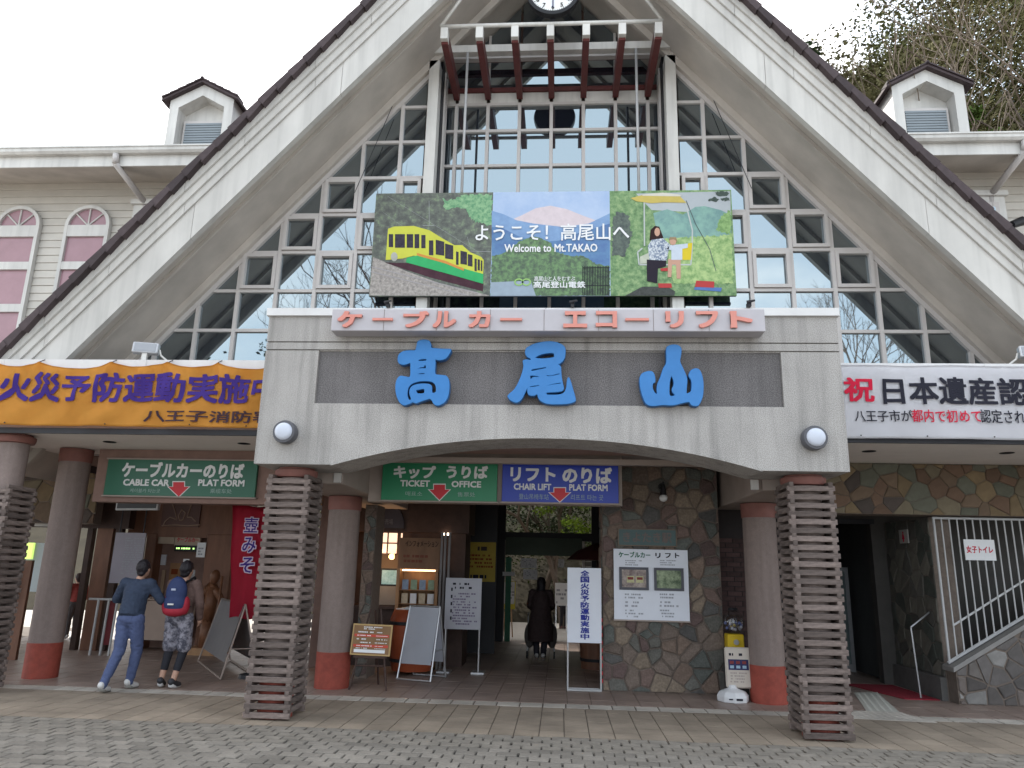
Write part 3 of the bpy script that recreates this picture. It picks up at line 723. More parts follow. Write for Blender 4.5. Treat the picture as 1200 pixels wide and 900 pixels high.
carved([[(430,130),(480,115),(535,125),(555,165),(558,195),(640,205),(700,208),(755,212),(740,250),(700,300),(640,315),(600,310),(598,360),(596,455),(650,470),(710,480),(735,530),(738,600),(725,680),(690,740),(630,770),(590,755),(555,705),(500,715),(440,735),(410,748),(372,738),(345,752),(320,760),(290,768),(250,745),(218,680),(205,600),(215,520),(250,480),(300,487),(350,485),(355,400),(352,345),(310,355),(270,360),(235,340),(228,300),(240,260),(280,232),(340,222),(400,220),(415,180)],
 [(316,650),(328,590),(370,550),(440,528),(520,525),(580,538),(610,580),(608,640),(570,650),(562,620),(560,580),(530,560),(460,558),(400,568),(362,590),(347,620),(347,660),(362,710),(338,722),(320,690)],
 [(405,620),(440,610),(490,605),(492,650),(440,658),(415,650)], [(425,327),(445,308),(512,303),(510,325),(460,330)], [(418,408),(450,388),(483,383),(488,366),(507,370),(508,402),(460,404)], [(425,462),(445,447),(495,446),(490,461)]],
 440, 'big blue rounded character 髙, leftmost on the dark portal band')
carved([[(340,185),(400,155),(480,138),(560,132),(640,148),(695,185),(705,240),(690,310),(650,350),(630,362),(658,385),(662,440),(668,500),(680,560),(688,605),(665,628),(600,636),(525,640),(512,655),(525,668),(600,670),(660,664),(702,640),(722,590),(728,530),(740,495),(760,540),(780,610),(805,700),(800,730),(740,752),(640,758),(540,755),(480,735),(445,705),(425,658),(390,672),(345,665),(330,630),(333,580),(300,640),(270,700),(225,740),(170,725),(135,690),(140,665),(200,610),(245,530),(275,450),(290,380),(285,325),(320,315),(355,320),(362,300),(325,280),(308,240),(318,200)],
 [(400,296),(450,262),(520,245),(590,245),(598,285),(560,298),(480,305)], [(365,430),(372,408),(440,396),(515,384),(512,400),(440,417)], [(352,500),(356,470),(430,476),(445,492),(385,492),(362,515)], [(518,482),(522,466),(560,468),(650,448),(648,463),(580,479)], [(352,580),(440,566),(440,581),(356,594)], [(520,572),(600,550),(664,542),(662,556),(590,567),(524,578)]],
 580, 'big blue rounded character 尾, middle one on the dark portal band')
carved([[(440,210),(455,180),(500,165),(550,170),(582,200),(580,260),(570,330),(600,400),(640,500),(636,600),(638,655),(685,635),(695,580),(690,520),(665,470),(690,420),(740,405),(775,430),(800,510),(805,600),(795,690),(760,765),(725,775),(690,765),(665,735),(600,745),(500,768),(400,765),(300,775),(240,755),(205,690),(180,600),(172,510),(190,460),(240,435),(290,435),(315,475),(320,535),(298,550),(295,600),(320,650),(345,660),(345,620),(350,560),(380,490),(410,400),(440,340)],
 [(485,470),(500,490),(515,540),(510,580),(498,605),(500,635),(528,672),(470,678),(462,600),(470,520)]],
 730, 'big blue rounded character 山, rightmost on the dark portal band')
for i, (x, lab) in enumerate(((-3.06, 'round bulkhead lamp at the left end of the concrete portal'), (2.68, 'round bulkhead lamp at the right end of the concrete portal'))):
    g = thing('wall_lamp', (x, 8.0, 3.012), lab, 'lamp', 'bulkhead lamps on the portal')
    M = Matrix.Translation((x, 8.0, 3.012)) @ Matrix.Rotation(RAD(90), 4, 'X')
    q = B(); q.lathe([(.125, 0), (.13, .03), (.13, .10), (.122, .12), (.10, .122)], (0, 0, 0), 32); smooth_angle(q.out('housing', mat('lamp_grey', (.09, .09, .10), .45, .06, 4), g, xf=M))
    q = B(); q.lathe([(.098, .118), (.094, .14), (.07, .155), (.03, .163), (.0, .165)], (0, 0, 0), 32); smooth_angle(q.out('lens', mat('frosted_lens', (.50, .53, .60), .25, .03, 4), g, xf=M), 60)
# clock
g = thing('clock', (-.165, 9.50, 10.10), 'round black-rimmed wall clock high above the entrance gable', 'clock')
M = Matrix.Translation((-.165, 9.52, 10.10)) @ Matrix.Rotation(RAD(90), 4, 'X')
q = B(); q.lathe([(.39, -.05), (.405, .0), (.40, .07), (.345, .075), (.34, .05)], (0, 0, 0), 48); smooth_angle(q.out('rim', black, g, xf=M))
q = B(); q.lathe([(.34, .05), (.34, .055)], (0, 0, 0), 48); q.out('dial', mat('clock_dial', (.72, .72, .70), .4, .02, 3), g, xf=M)
for h in range(1, 13):
    a = pi/2-h*pi/6; cx_, cz_ = -.165+.265*cos(a), 10.10+.265*sin(a)
    text(str(h), g, None, cx_, cz_-.036, cz_+.036, 9.462, black, .01, .002, name='numeral')
q = B()
for k in range(60):
    a = k*pi/30; r0 = .315 if k % 5 else .305
    q.tube((-.165+r0*cos(a), 9.463, 10.10+r0*sin(a)), (-.165+.33*cos(a), 9.463, 10.10+.33*sin(a)), .003 if k % 5 else .005, None, 4)
q.out('minute_marks', black, g)
q = B(); q.box(-.173, -.157, 9.452, 9.457, 9.82, 10.14); q.out('minute_hand', mat('clock_hand_blue', (.02, .03, .12), .3, .02, 3), g)
q = B(); q.box(-.012, .012, 9.447, 9.451, -.04, .19, M=Matrix.Translation((-.165, 0, 10.10)) @ Matrix.Rotation(RAD(15), 4, 'Y')); q.out('hour_hand', black, g)
q = B(); q.box(-.20, -.13, 9.57, 10.3, 10.0, 10.06); q.box(-.20, -.13, 9.55, 9.6, 9.66, 10.1); q.out('bracket', dark, g)
# ------------------------------------------------------------------ picture banner
bx0, bx1, bz0, bz1, by = -2.89, 2.53, 5.51, 7.205, 10.28
g = thing('picture_banner', (XC, by, bz0), 'wide picture banner of cable car, snowy mountain and chairlift hung before the glass', 'banner')
def PU(u, v): return W(u, v, by)                       # survey on the banner plane
xa, xb = PU(576, 290)[0], PU(715, 290)[0]
pics = [(bx0, xa, print_mat('print_forest', (.06, .065, .055), (.17, .23, .13), 9, (.40, .64), c3=(.10, .11, .09))),
        (xa, xb, print_mat('print_sky', (.30, .40, .58), (.38, .47, .62), 2)),
        (xb, bx1, print_mat('print_leaves', (.07, .15, .05), (.26, .36, .16), 11, (.38, .62), c3=(.14, .25, .10)))]
pan = [None]*3
for i, (a, b, m) in enumerate(pics):
    q = B(); q.box(a, b, by, by+.02, bz0, bz1); pan[i] = q.out('banner_panel', m, g)
def poly_print(parent, uvs, m, lay, name='printed_shape', rough=0, round_=False):
    if rough:                                             # ragged foliage outline
        r2 = random.Random(int(uvs[0][0]*7)); o = []
        for a, b in zip(uvs, uvs[1:]+uvs[:1]):
            n_ = max(1, int(math.hypot(b[0]-a[0], b[1]-a[1])/1.6)); o += [(a[0]+(b[0]-a[0])*k/n_+(r2.uniform(-rough, rough) if k else 0), a[1]+(b[1]-a[1])*k/n_+(r2.uniform(-rough, rough) if k else 0)) for k in range(n_)]
        uvs = o
    pts = [PU(*p) for p in uvs]; pts = [(min(max(x, bx0), bx1), min(max(z, bz0), bz1)) for x, z in pts]; y = by-.0012*lay
    q = B(); V = [q.b.verts.new((x, y, z)) for x, z in pts]
    for t in tessellate_polygon([[Vector((x, z, 0)) for x, z in pts]]):
        if area([pts[k] for k in t]) > 1e-7: q.b.faces.new([V[k] for k in t])
    return q.out(name, m, parent)
C1 = lambda u, v: (430+u*220/1200, 215+v*145/791)      # survey in the enlarged left half
C2 = lambda u, v: (650+u*220/1200, 215+v*145/791)      # and right half
yel = mat('print_yellow', (.52, .53, .08), .5, .06, 6); grn = mat('print_green', (.05, .36, .13), .5, .08, 6); win = mat('print_window', (.05, .045, .06), .4, .3, 20)
gravel = print_mat('print_gravel', (.16, .14, .13), (.42, .38, .34), 22, (.35, .65))
P0 = pan[0]
poly_print(P0, [C1(800, 72), C1(620, 72), C1(520, 110), C1(480, 90), C1(500, 160), C1(620, 160), C1(680, 240), C1(800, 270)], print_mat('print_bright_leaves', (.07, .22, .10), (.25, .42, .22), 16, (.4, .62)), 1, rough=1.6)
poly_print(P0, [C1(40, 470), C1(250, 560), C1(500, 650), C1(780, 715), C1(780, 722), C1(15, 716), C1(30, 560)], gravel, 1)
poly_print(P0, [C1(110, 505), C1(400, 600), C1(742, 690), C1(745, 640), C1(300, 510)], mat('print_shadow', (.07, .035, .045), .6, .2, 9), 2)
for (a, b) in (((30, 530), (720, 700)), ((25, 560), (640, 712))):
    p, q_ = C1(*a), C1(*b); poly_print(P0, [p, q_, (q_[0], q_[1]+1.2), (p[0], p[1]+1.2)], mat('print_rail', (.32, .30, .30), .5, .1, 9), 3)
body_y = [C1(120, 490), C1(135, 290), C1(175, 276), C1(300, 272), C1(345, 285), C1(400, 300), C1(480, 350), C1(560, 395), C1(610, 395), C1(660, 440), C1(730, 470), C1(747, 490), C1(742, 600), C1(560, 540), C1(300, 462), C1(230, 480)]
poly_print(P0, body_y, yel, 4)
poly_print(P0, [C1(320, 462), C1(745, 580), C1(742, 642), C1(560, 590), C1(250, 505), C1(255, 475)], grn, 5)
poly_print(P0, [C1(320, 445), C1(500, 495), C1(620, 545), C1(620, 560), C1(500, 512), C1(320, 460)], mat('print_orange', (.55, .25, .07), .5, .05, 6), 6)
for a, b, c, d in ((140, 325, 168, 408), (180, 325, 243, 412), (255, 325, 296, 412), (305, 325, 335, 415), (348, 330, 375, 415), (397, 365, 425, 460), (440, 360, 495, 455), (500, 385, 552, 480), (570, 435, 586, 520), (598, 430, 640, 515), (645, 452, 675, 528), (688, 480, 702, 560), (708, 485, 722, 555), (728, 492, 738, 560)):
    k = (c-a)*.25 if a > 420 else 0
    poly_print(P0, [C1(a, b), C1(c, b+k), C1(c, d+k*.6), C1(a, d)], win, 6)
poly_print(P0, [C1(175+22*cos(t*pi/5), 470+30*sin(t*pi/5)) for t in range(10)], mat('print_grey', (.38, .38, .34), .5, .1, 9), 7)
for (a, b) in (((130, 80), (700, 430)), ((100, 180), (250, 290)), ((600, 430), (790, 435)), ((640, 340), (665, 420)), ((396, 110), (398, 265)), ((355, 268), (430, 268))):
    p, q_ = C1(*a), C1(*b); poly_print(P0, [p, q_, (q_[0]+.5, q_[1]+.6), (p[0]+.5, p[1]+.6)], mat('print_wire', (.30, .31, .31), .5, .05, 9), 3)
P1 = pan[1]
mtn1 = print_mat('print_far_hills', (.14, .24, .42), (.19, .31, .50), 3, (.4, .6)); mtn2 = print_mat('print_near_hills', (.06, .13, .30), (.09, .20, .36), 4, (.4, .6))
poly_print(P1, [(590, 262), (612, 252), (628, 244), (645, 241), (664, 245), (684, 253), (706, 261), (690, 266), (610, 266)], mat('print_snow', (.58, .50, .52), .5, .08, 9), 1)
poly_print(P1, [(576.3, 247), (590, 251), (605, 258), (625, 262), (660, 266), (690, 262), (714.6, 250), (714.6, 300), (576.3, 300)], mtn1, 2)
poly_print(P1, [(576.3, 266), (590, 268), (606, 276), (630, 284), (655, 282), (672, 275), (690, 270), (714.6, 262), (714.6, 330), (576.3, 330)], mtn2, 3)
poly_print(P1, [(576, 300), (592, 296), (610, 282), (625, 276), (645, 284), (652, 296), (668, 300), (684, 300), (700, 310), (714.6, 312), (714.6, 347), (575, 347)], print_mat('print_trees', (.05, .08, .05), (.14, .26, .10), 12, (.4, .62)), 4, rough=1.0)
poly_print(P1, [(575.3, 331), (622, 329), (628, 347), (575, 347)], mat('print_roof', (.30, .36, .42), .5, .08, 6), 5)
q = B()
for k in range(17):
    u = 683+k*1.9; x, z0 = PU(u, 346); z1 = PU(u, 312)[1]; q.box(x-.006, x+.006, by-.0075, by-.0068, z0, z1)
for v in (314, 335): x, z = PU(683, v); q.box(x, PU(714.5, v)[0], by-.0085, by-.0077, z-.006, z+.006)
q.out('printed_railing', mat('print_black', (.03, .03, .035), .5, .05, 6), P1)
P2 = pan[2]
poly_print(P2, [C2(520, 65), C2(1122, 50), C2(1126, 200), C2(1000, 190), C2(620, 170)], mat('print_pale_sky', (.40, .43, .45), .5, .05, 4), 1)
poly_print(P2, [C2(630, 190), C2(720, 165), C2(820, 200), C2(900, 150), C2(960, 145), C2(1060, 170), C2(1126, 200), C2(1130, 360), C2(660, 360)], print_mat('print_hill', (.13, .25, .24), (.20, .36, .30), 5, (.4, .6)), 2)
poly_print(P2, [C2(700, 350), C2(1132, 330), C2(1145, 640), C2(760, 640), C2(740, 520)], print_mat('print_bright_slope', (.14, .27, .08), (.38, .50, .20), 9, (.38, .6)), 3, rough=1.2)
poly_print(P2, [C2(1030, 300), C2(1060, 210), C2(1122, 165), C2(1130, 330)], print_mat('print_shrub', (.12, .24, .07), (.25, .40, .14), 14, (.4, .6)), 4, rough=1.2)
poly_print(P2, [C2(370, 240), C2(400, 180), C2(470, 200), C2(495, 330), C2(450, 470), C2(365, 460)], print_mat('print_dark_tree', (.04, .055, .05), (.10, .13, .10), 14, (.4, .6)), 4, rough=1.5)
poly_print(P2, [C2(450, 722), C2(560, 660), C2(720, 660), C2(770, 690), C2(765, 722)], mat('print_rocks', (.07, .075, .07), .6, .3, 20), 4)
for p in ([(980, 110), (1020, 85), (1050, 100), (1035, 118)], [(1020, 60), (1060, 50), (1118, 60), (1100, 82), (1040, 80)], [(1060, 95), (1115, 90), (1118, 112), (1070, 112)]):
    poly_print(P2, [C2(*t) for t in p], mat('print_pine', (.07, .09, .08), .6, .3, 25), 5, rough=1)
poly_print(P2, [C2(485, 95), C2(560, 75), C2(800, 82), C2(842, 125), C2(700, 122), C2(620, 128), C2(520, 115)], mat('print_canopy', (.50, .40, .12), .5, .1, 6), 6)
poly_print(P2, [C2(560, 72), C2(690, 60), C2(815, 75), C2(800, 84), C2(560, 80)], mat('print_cream', (.58, .55, .48), .5, .05, 6), 7)
pr = mat('print_pole', (.45, .48, .46), .5, .05, 6)
def line(parent, pts, wd, m, lay):
    for a, b in zip(pts, pts[1:]):
        dx, dy = b[0]-a[0], b[1]-a[1]; l = math.hypot(dx, dy); nx, ny = -dy/l*wd/2, dx/l*wd/2
        poly_print(parent, [(a[0]+nx, a[1]+ny), (b[0]+nx, b[1]+ny), (b[0]-nx, b[1]-ny), (a[0]-nx, a[1]-ny)], m, lay)
line(P2, [C2(572, 118), C2(574, 400)], 1.6, pr, 5); line(P2, [C2(835, 120), C2(880, 300), C2(878, 420), C2(870, 520), C2(540, 520), C2(530, 440), C2(560, 415)], 1.6, pr, 5)
line(P2, [C2(840, 110), C2(900, 260), C2(990, 420), C2(1030, 560)], .8, mat('print_cable', (.10, .12, .12), .5, .05, 6), 6)
poly_print(P2, [C2(800, 395), C2(880, 380), C2(870, 490), C2(810, 490)], mat('print_seat', (.62, .48, .04), .5, .05, 6), 7)
poly_print(P2, [C2(545, 470), C2(610, 440), C2(620, 510), C2(545, 515)], mat('print_bag', (.45, .47, .38), .5, .1, 12), 7)
skin = mat('print_skin', (.50, .30, .22), .5, .05, 6); hair = mat('print_hair', (.035, .02, .02), .5, .1, 6)
poly_print(P2, [C2(606, 365), C2(612, 300), C2(640, 272), C2(668, 278), C2(695, 350), C2(660, 360)], hair, 8)
poly_print(P2, [C2(655+18*cos(t*pi/5), 312+28*sin(t*pi/5)) for t in range(10)], skin, 9)
poly_print(P2, [C2(595, 400), C2(620, 362), C2(690, 352), C2(735, 390), C2(715, 495), C2(605, 490)], print_mat('print_check', (.12, .16, .24), (.55, .58, .60), 38, (.45, .55)), 9)
poly_print(P2, [C2(588, 488), C2(712, 492), C2(712, 530), C2(660, 545), C2(655, 640), C2(590, 625)], mat('print_trousers', (.03, .025, .035), .5, .1, 6), 8)
poly_print(P2, [C2(755+22*cos(t*pi/5), 372+26*sin(t*pi/5)) for t in range(10)], skin, 9)
poly_print(P2, [C2(730, 365), C2(735, 345), C2(775, 345), C2(785, 375), C2(760, 358)], mat('print_cap', (.28, .20, .12), .5, .1, 6), 10)
poly_print(P2, [C2(715, 420), C2(740, 395), C2(790, 392), C2(850, 385), C2(850, 412), C2(815, 420), C2(815, 490), C2(745, 490), C2(745, 430)], mat('print_shirt', (.50, .55, .62), .5, .08, 9), 9)
poly_print(P2, [C2(725, 485), C2(805, 485), C2(805, 610), C2(780, 610), C2(775, 520), C2(750, 520), C2(745, 600), C2(722, 600)], skin, 8)
poly_print(P2, [C2(675, 545), C2(722, 540), C2(722, 562), C2(680, 562)], mat('print_red', (.42, .06, .06), .5, .05, 6), 9)
poly_print(P2, [C2(660, 640), C2(745, 640), C2(750, 668), C2(665, 668)], mat('print_red', (.42, .06, .06), .5, .05, 6), 7)
poly_print(P2, [C2(905, 622), C2(1020, 628), C2(1018, 668), C2(895, 662)], mat('print_red', (.42, .06, .06), .5, .05, 6), 7)
poly_print(P2, [C2(1005, 665), C2(1068, 668), C2(1062, 692), C2(890, 680), C2(895, 664)], mat('print_blue', (.10, .18, .40), .5, .05, 6), 6)
wt = mat('print_white', (.72, .72, .72), .5, .02, 6)
def btext(s, u0, u1, v0, v1, bold, m=wt, lay=12):
    x0, z0 = PU(u0, v1); x1, z1 = PU(u1, v0); text(s, g, x0, x1, z0, z1, by-.0012*lay, m, bold, 0)
btext('ようこそ！高尾山へ', 557, 737, 262, 283, .012); btext('Welcome to Mt.TAKAO', 591, 700, 286, 296, .018)
btext('高尾山と人をむすぶ', 626, 674, 324, 330, .01); btext('高尾登山電鉄', 625, 686, 330, 338, .02)
lg = mat('logo_green', (.30, .52, .15), .5, .02, 6)
for cx_, ph in ((608, 0), (617, 1)):
    pts = [(cx_+4.6*cos(t*pi/8), 331+3.6*sin(t*pi/8)) for t in range(17)]
    line(g, pts, 1.5, lg, 12)
q = B(); q.box(bx0, bx1, by+.021, by+.06, bz1-.04, bz1-.005); q.box(bx0, bx1, by+.021, by+.06, bz0+.005, bz0+.04); q.out('frame_rail', dark, g)
for x in (-1.56, 1.16): q = B(); q.tube((x, by+.04, bz1), (x, by+.04, 9.75), .022, .022, 8); q.out('hanging_rod', rail_m, g, smooth=True)
for s in (-1, 1): q = B(); q.tube((XC+s*2.55, 10.38, 8.85), (XC+s*3.05, 10.33, 7.25), .006, .006, 4); q.out('guy_wire', dark, g)
# ------------------------------------------------------------------ cloth banners on the canopies
def cloth(name, x0, x1, z0, z1, y, m, warp, label, nx=150, nz=26):
    g = thing(name, ((x0+x1)/2, y, z0), label, 'banner')
    q = B(); V = [[q.b.verts.new((0, 0, 0)) for j in range(nz+1)] for i in range(nx+1)]
    for i in range(nx+1):
        for j in range(nz+1):
            x = x0+(x1-x0)*i/nx; z = z0+(z1-z0)*j/nz; d, dz = warp(x, z); V[i][j].co = (x, y+d, z+dz)
    for i in range(nx):
        for j in range(nz): q.b.faces.new((V[i][j], V[i+1][j], V[i+1][j+1], V[i][j+1]))
    bmesh.ops.solidify(q.b, geom=q.b.faces[:], thickness=-.004)
    q.out('cloth', m, g, smooth=True); return g
ox0, ox1, oz0, oz1 = -7.4, -3.46, 3.215, 4.055
ties = [-7.35, -6.72, -5.75, -5.0, -4.35, -3.5]
def warp_o(x, z):
    t = (z-oz0)/(oz1-oz0); sag = 0
    for a, b in zip(ties, ties[1:]):
        if a <= x <= b: u = (x-a)/(b-a); sag = -.085*(1.1 if b-a > .8 else .75)*math.sin(pi*u)**.8*max(0, t)**3
    d = -.02*sin(x*5.2+z*4)-.015*sin(x*11-z*9+1)-.012*noise.noise(Vector((x*3, z*4, 0)))*2-.006*sin(x*30+z*14)*t
    fold = 0
    for a in ties:
        k = (x-a)*1.0+(oz1-z)*(.5 if a < -5.5 else -.45); fold -= .022*math.exp(-(k/.045)**2)*t
    return d+fold-.012, sag
og = mat('orange_cloth', (.74, .35, .075), .65, .05, 3, .05)
g = cloth('orange_banner', ox0, ox1, oz0, oz1, 8.80, og, warp_o, 'orange cloth banner with bold purple characters on the left canopy')
pur = mat('purple_print', (.05, .028, .17), .6, .05, 6); brn = mat('brown_print', (.05, .03, .04), .6, .05, 6)
def uvx(u, v, y): return W(u, v, y)
x0, _ = W(3, 450, 8.8); x1, _ = W(310, 450, 8.8)
text('火災予防運動実施中', g, x0, -3.50, 3.52, 3.93, 8.782, pur, .026, .0015, warp=warp_o, cut=.03)
x0, _ = W(170, 488, 8.8)
text('八王子消防署', g, x0, -3.56, 3.275, 3.425, 8.784, brn, .018, .0015, warp=warp_o, cut=.03)
q = B()
for a in ties[1:]: q.tube((a, 8.79, 4.05), (a+.02, 8.86, 4.10), .006, .006, 5)
for a in (-7.0, -5.7, -4.6, -3.9): q.ball((a, 8.785+warp_o(a, 3.235)[0], 3.24), .009, n=6)
q.out('tie', dark, g)
wx0, wx1, wz0, wz1 = 3.33, 8.2, 3.17, 4.06
def warp_w(x, z):
    t = (z-wz0)/(wz1-wz0); return -.012*sin(x*3.1+z*2)-.01*sin(x*7-z*6)-.008*noise.noise(Vector((x*2.5, z*3, 4)))*2-.012, -.012*sin((x-wx0)*2.2)**2*t
wc = mat('white_cloth', (.80, .79, .82), .7, .03, 3, .04)
g = cloth('white_banner', wx0, wx1, wz0, wz1, 8.80, wc, warp_w, 'white cloth banner with red and black characters on the right canopy')
rdp = mat('red_print', (.50, .02, .05), .6, .05, 6); blk = mat('black_print', (.025, .025, .035), .6, .05, 6)
def wtext(s, u0, u1, v0, v1, m, bold):
    xa_, za = W(u0, v1, 8.8); xb_, zb2 = W(u1, v0, 8.8); text(s, g, xa_, xb_, za, zb2, 8.785, m, bold*.8, .0015, warp=warp_w, cut=.05)
wtext('祝', 989, 1022, 443, 471, rdp, .03); wtext('日本遺産認定', 1035, 1236, 443, 474, blk, .028)
wtext('八王子市が', 1002, 1066, 481, 494, blk, .01); wtext('都内で初めて', 1067, 1147, 481, 495, rdp, .012); wtext('認定されました', 1148, 1240, 481, 496, blk, .01)
q = B()
for k in range(7): q.ball((3.5+k*.75, 8.775, 3.20), .009, n=6)
q.out('eyelet', dark, g)
# floodlights on the canopies
def flood(x, y, z, s, label):
    g = thing('floodlight', (x, y, z), label, 'floodlight', 'floodlights on the canopies')
    M = Matrix.Translation((x, y, z)) @ Matrix.Rotation(RAD(-14*s), 4, 'Z') @ Matrix.Rotation(RAD(-8), 4, 'X')
    q = B(); q.box(-.16, .16, -.02, .08, .10, .25); q.out('housing', grey_metal, g, bevel=.01, xf=M)
    q = B(); q.box(-.135, .135, -.026, -.02, .12, .23); q.out('lens', mat('flood_glass', (.30, .31, .33), .2, .05, 5), g, xf=M)
    q = B(); q.path([(.17*-s, .03, .17), (.19*-s, .05, .10), (.28*-s, .05, .03), (.30*-s, .05, -.05)], .012, 6); q.out('cable', white, g, xf=M)
    q = B(); q.box(-.03, .03, .0, .06, -.04, .10); q.out('bracket', white, g, xf=M)
flood(-5.47, 9.0, 4.14, -1, 'grey rectangular floodlight on the left canopy edge')
flood(5.74, 9.0, 4.14, 1, 'grey rectangular floodlight on the right canopy edge')
g = thing('spotlight', (8.15, 12.85, 7.9), 'black spotlight on the clapboard wall of the right wing', 'spotlight')
x, z = W(1190, 263, 12.8)
q = B(); q.tube((x-.12, 12.72, z-.05), (x+.12, 12.78, z+.06), .07, .085, 12); q.out('housing', black, g, smooth=False)
q = B(); q.tube((x, 12.77, z), (x+.02, 12.99, z), .02, .02, 8); q.out('bracket', black, g)
# ================================================================== HANGING SIGNS UNDER THE PORTAL
sg_green = mat('sign_green', (.025, .20, .095), .35, .05, 3); sg_green2 = mat('sign_dark_green', (.03, .12, .075), .3, .05, 3); sg_blue = mat('sign_blue', (.025, .05, .36), .35, .05, 3)
sg_w = mat('sign_white', (.66, .66, .66), .45, .03, 5); sg_r = mat('arrow_red', (.50, .02, .03), .4, .05, 5); sg_f = mat('faint_print', (.28, .36, .34), .5, .05, 5)
def hang(uv, y, m, label, rows_, arrow, name='hanging_sign', small=()):
    x0, z1 = W(uv[0], uv[1], y); x1, z0 = W(uv[2], uv[3], y)
    g = thing(name, ((x0+x1)/2, y+.03, z0), label, 'sign', 'platform signs under the canopy')
    q = B(); q.box(x0, x1, y, y+.05, z0, z1); q.out('panel', m, g, bevel=.004)
    q = B(); q.box(x0-.02, x1+.02, y-.004, y+.052, z1, z1+.02); q.box(x0-.02, x1+.02, y-.004, y+.052, z0-.02, z0); q.out('sign_frame', beam_m, g)
    for s, u0, u1, v0, v1, b in rows_:
        a, zb = W(u0, v1, y); c, zt = W(u1, v0, y); text(s, g, a, c, zb, zt, y-.001, sg_w, b, .003)
    for s, u0, u1, v0, v1 in small:
        a, zb = W(u0, v1, y); c, zt = W(u1, v0, y); text(s, g, a, c, zb, zt, y-.001, sg_f, .0, .001)
    u, v, h = arrow; q = B(); P = [(-6.5, -h), (6.5, -h), (6.5, -h*.35), (12, -h*.35), (0, h), (-12, -h*.35), (-6.5, -h*.35)]
    for k, (mm, sc, off) in enumerate(((1, 1.14, .002), (0, 1, .004))):
        pts = [W(u+a*sc, v+b*sc, y) for a, b in P]; q.prism([pts[6], pts[0], pts[1], pts[2]], y-off, y-.0005, mm); q.prism([pts[5], pts[6], pts[2], pts[3], pts[4]], y-off, y-.0005, mm)
    q.out('arrow', [sg_r, sg_w], g); return g
hang((449, 541, 582, 588), 9.95, sg_green, 'green sign キップうりば TICKET OFFICE with red arrow under the portal',
     [('キップ', 461, 511, 546, 560.5, .035), ('うりば', 523, 572, 546, 560.5, .035), ('TICKET', 469, 504, 563, 570, .03), ('OFFICE', 529, 564, 564, 571, .03)], (515, 577, 9), small=[('매표소', 475, 495, 576, 581), ('售票处', 536, 557, 577, 582)])
hang((589, 542, 725, 590), 9.95, sg_blue, 'blue sign リフトのりば CHAIR LIFT PLAT FORM with red arrow under the portal',
     [('リフト', 598, 651, 548, 564, .035), ('のりば', 659, 717, 548, 566, .035), ('CHAIR LIFT', 602, 646, 567, 574, .03), ('PLAT FORM', 667, 712, 568, 575, .03)], (656, 580, 8), small=[('登山吊椅车站', 608, 643, 579, 585), ('리프트 타는 곳', 669, 707, 580, 586)])
g = hang((127, 538, 298, 583), 10.3, sg_green2, 'dark green sign ケーブルカーのりば CABLE CAR PLAT FORM above the left entrance',
     [('ケーブルカーのりば', 142, 287, 543, 559, .035), ('CABLE CAR', 144, 199, 562, 569, .03), ('PLAT FORM', 232, 287, 562.5, 569.5, .03)], (209.5, 573.5, 8.5), small=[('케이블카 타는곳', 152, 188, 573, 577), ('乘缆车处', 246, 272, 573, 578)])
q = B(); q.box(-6.75, -3.42, 10.36, 10.6, 2.40, 3.16); q.out('entrance_header', interior_wall, sb)

# ================================================================== STONE WALLS
def front_wall(name, label, poly, y0, y1, sp, seed, mats, joint=.012, cat='wall', sx=1.0, proud=.025):
    cx = sum(p[0] for p in poly)/len(poly); g = thing(name, (cx, y0, min(p[1] for p in poly)), label, cat)
    q = B(); q.prism(poly, y0, y1); q.out('mortar_bed', mortar, g)
    stone_field(g, poly, sp, seed, mats, lambda a, b, d: (a, y0-d, b), joint, proud, sx); return g
wx0_, wx1_ = .60, 2.26
pw = front_wall('stone_wall', 'crazy-paved stone wall carrying the white cable car board and a wall lamp', [(wx0_, 0), (wx1_, 0), (wx1_, 3.10), (wx0_, 3.10)], 10.93, 11.5, .19, 11, stones_m, .009, proud=.032)
stone_field(pw, [(10.95, 0), (11.5, 0), (11.5, 3.1), (10.95, 3.1)], .22, 13, stones_m, lambda a, b, d: (wx0_-d, a, b), .012, .025)
lw = front_wall('stone_lintel_wall', 'ochre stone wall band above the dark toilet entrance', [(3.05, 2.45), (8.6, 2.45), (8.6, 3.16), (3.05, 3.16)], 10.75, 11.1, .20, 21, ochre_m, .004, proud=.022)
rp = front_wall('stone_ramp_wall', 'grey rubble stair wall under the barred railing, right', [(5.23, 0), (7.6, 0), (7.6, 1.8), (5.23, .42)], 10.76, 11.0, .20, 31, grey_st, .012)
q = B(); q.prism([(5.19, .40), (7.6, 1.80), (7.6, 1.86), (5.19, .46)], 10.73, 11.03); q.out('stair_coping', mat('stair_coping_stone', (.22, .21, .20), .8, .1, 6), rp)
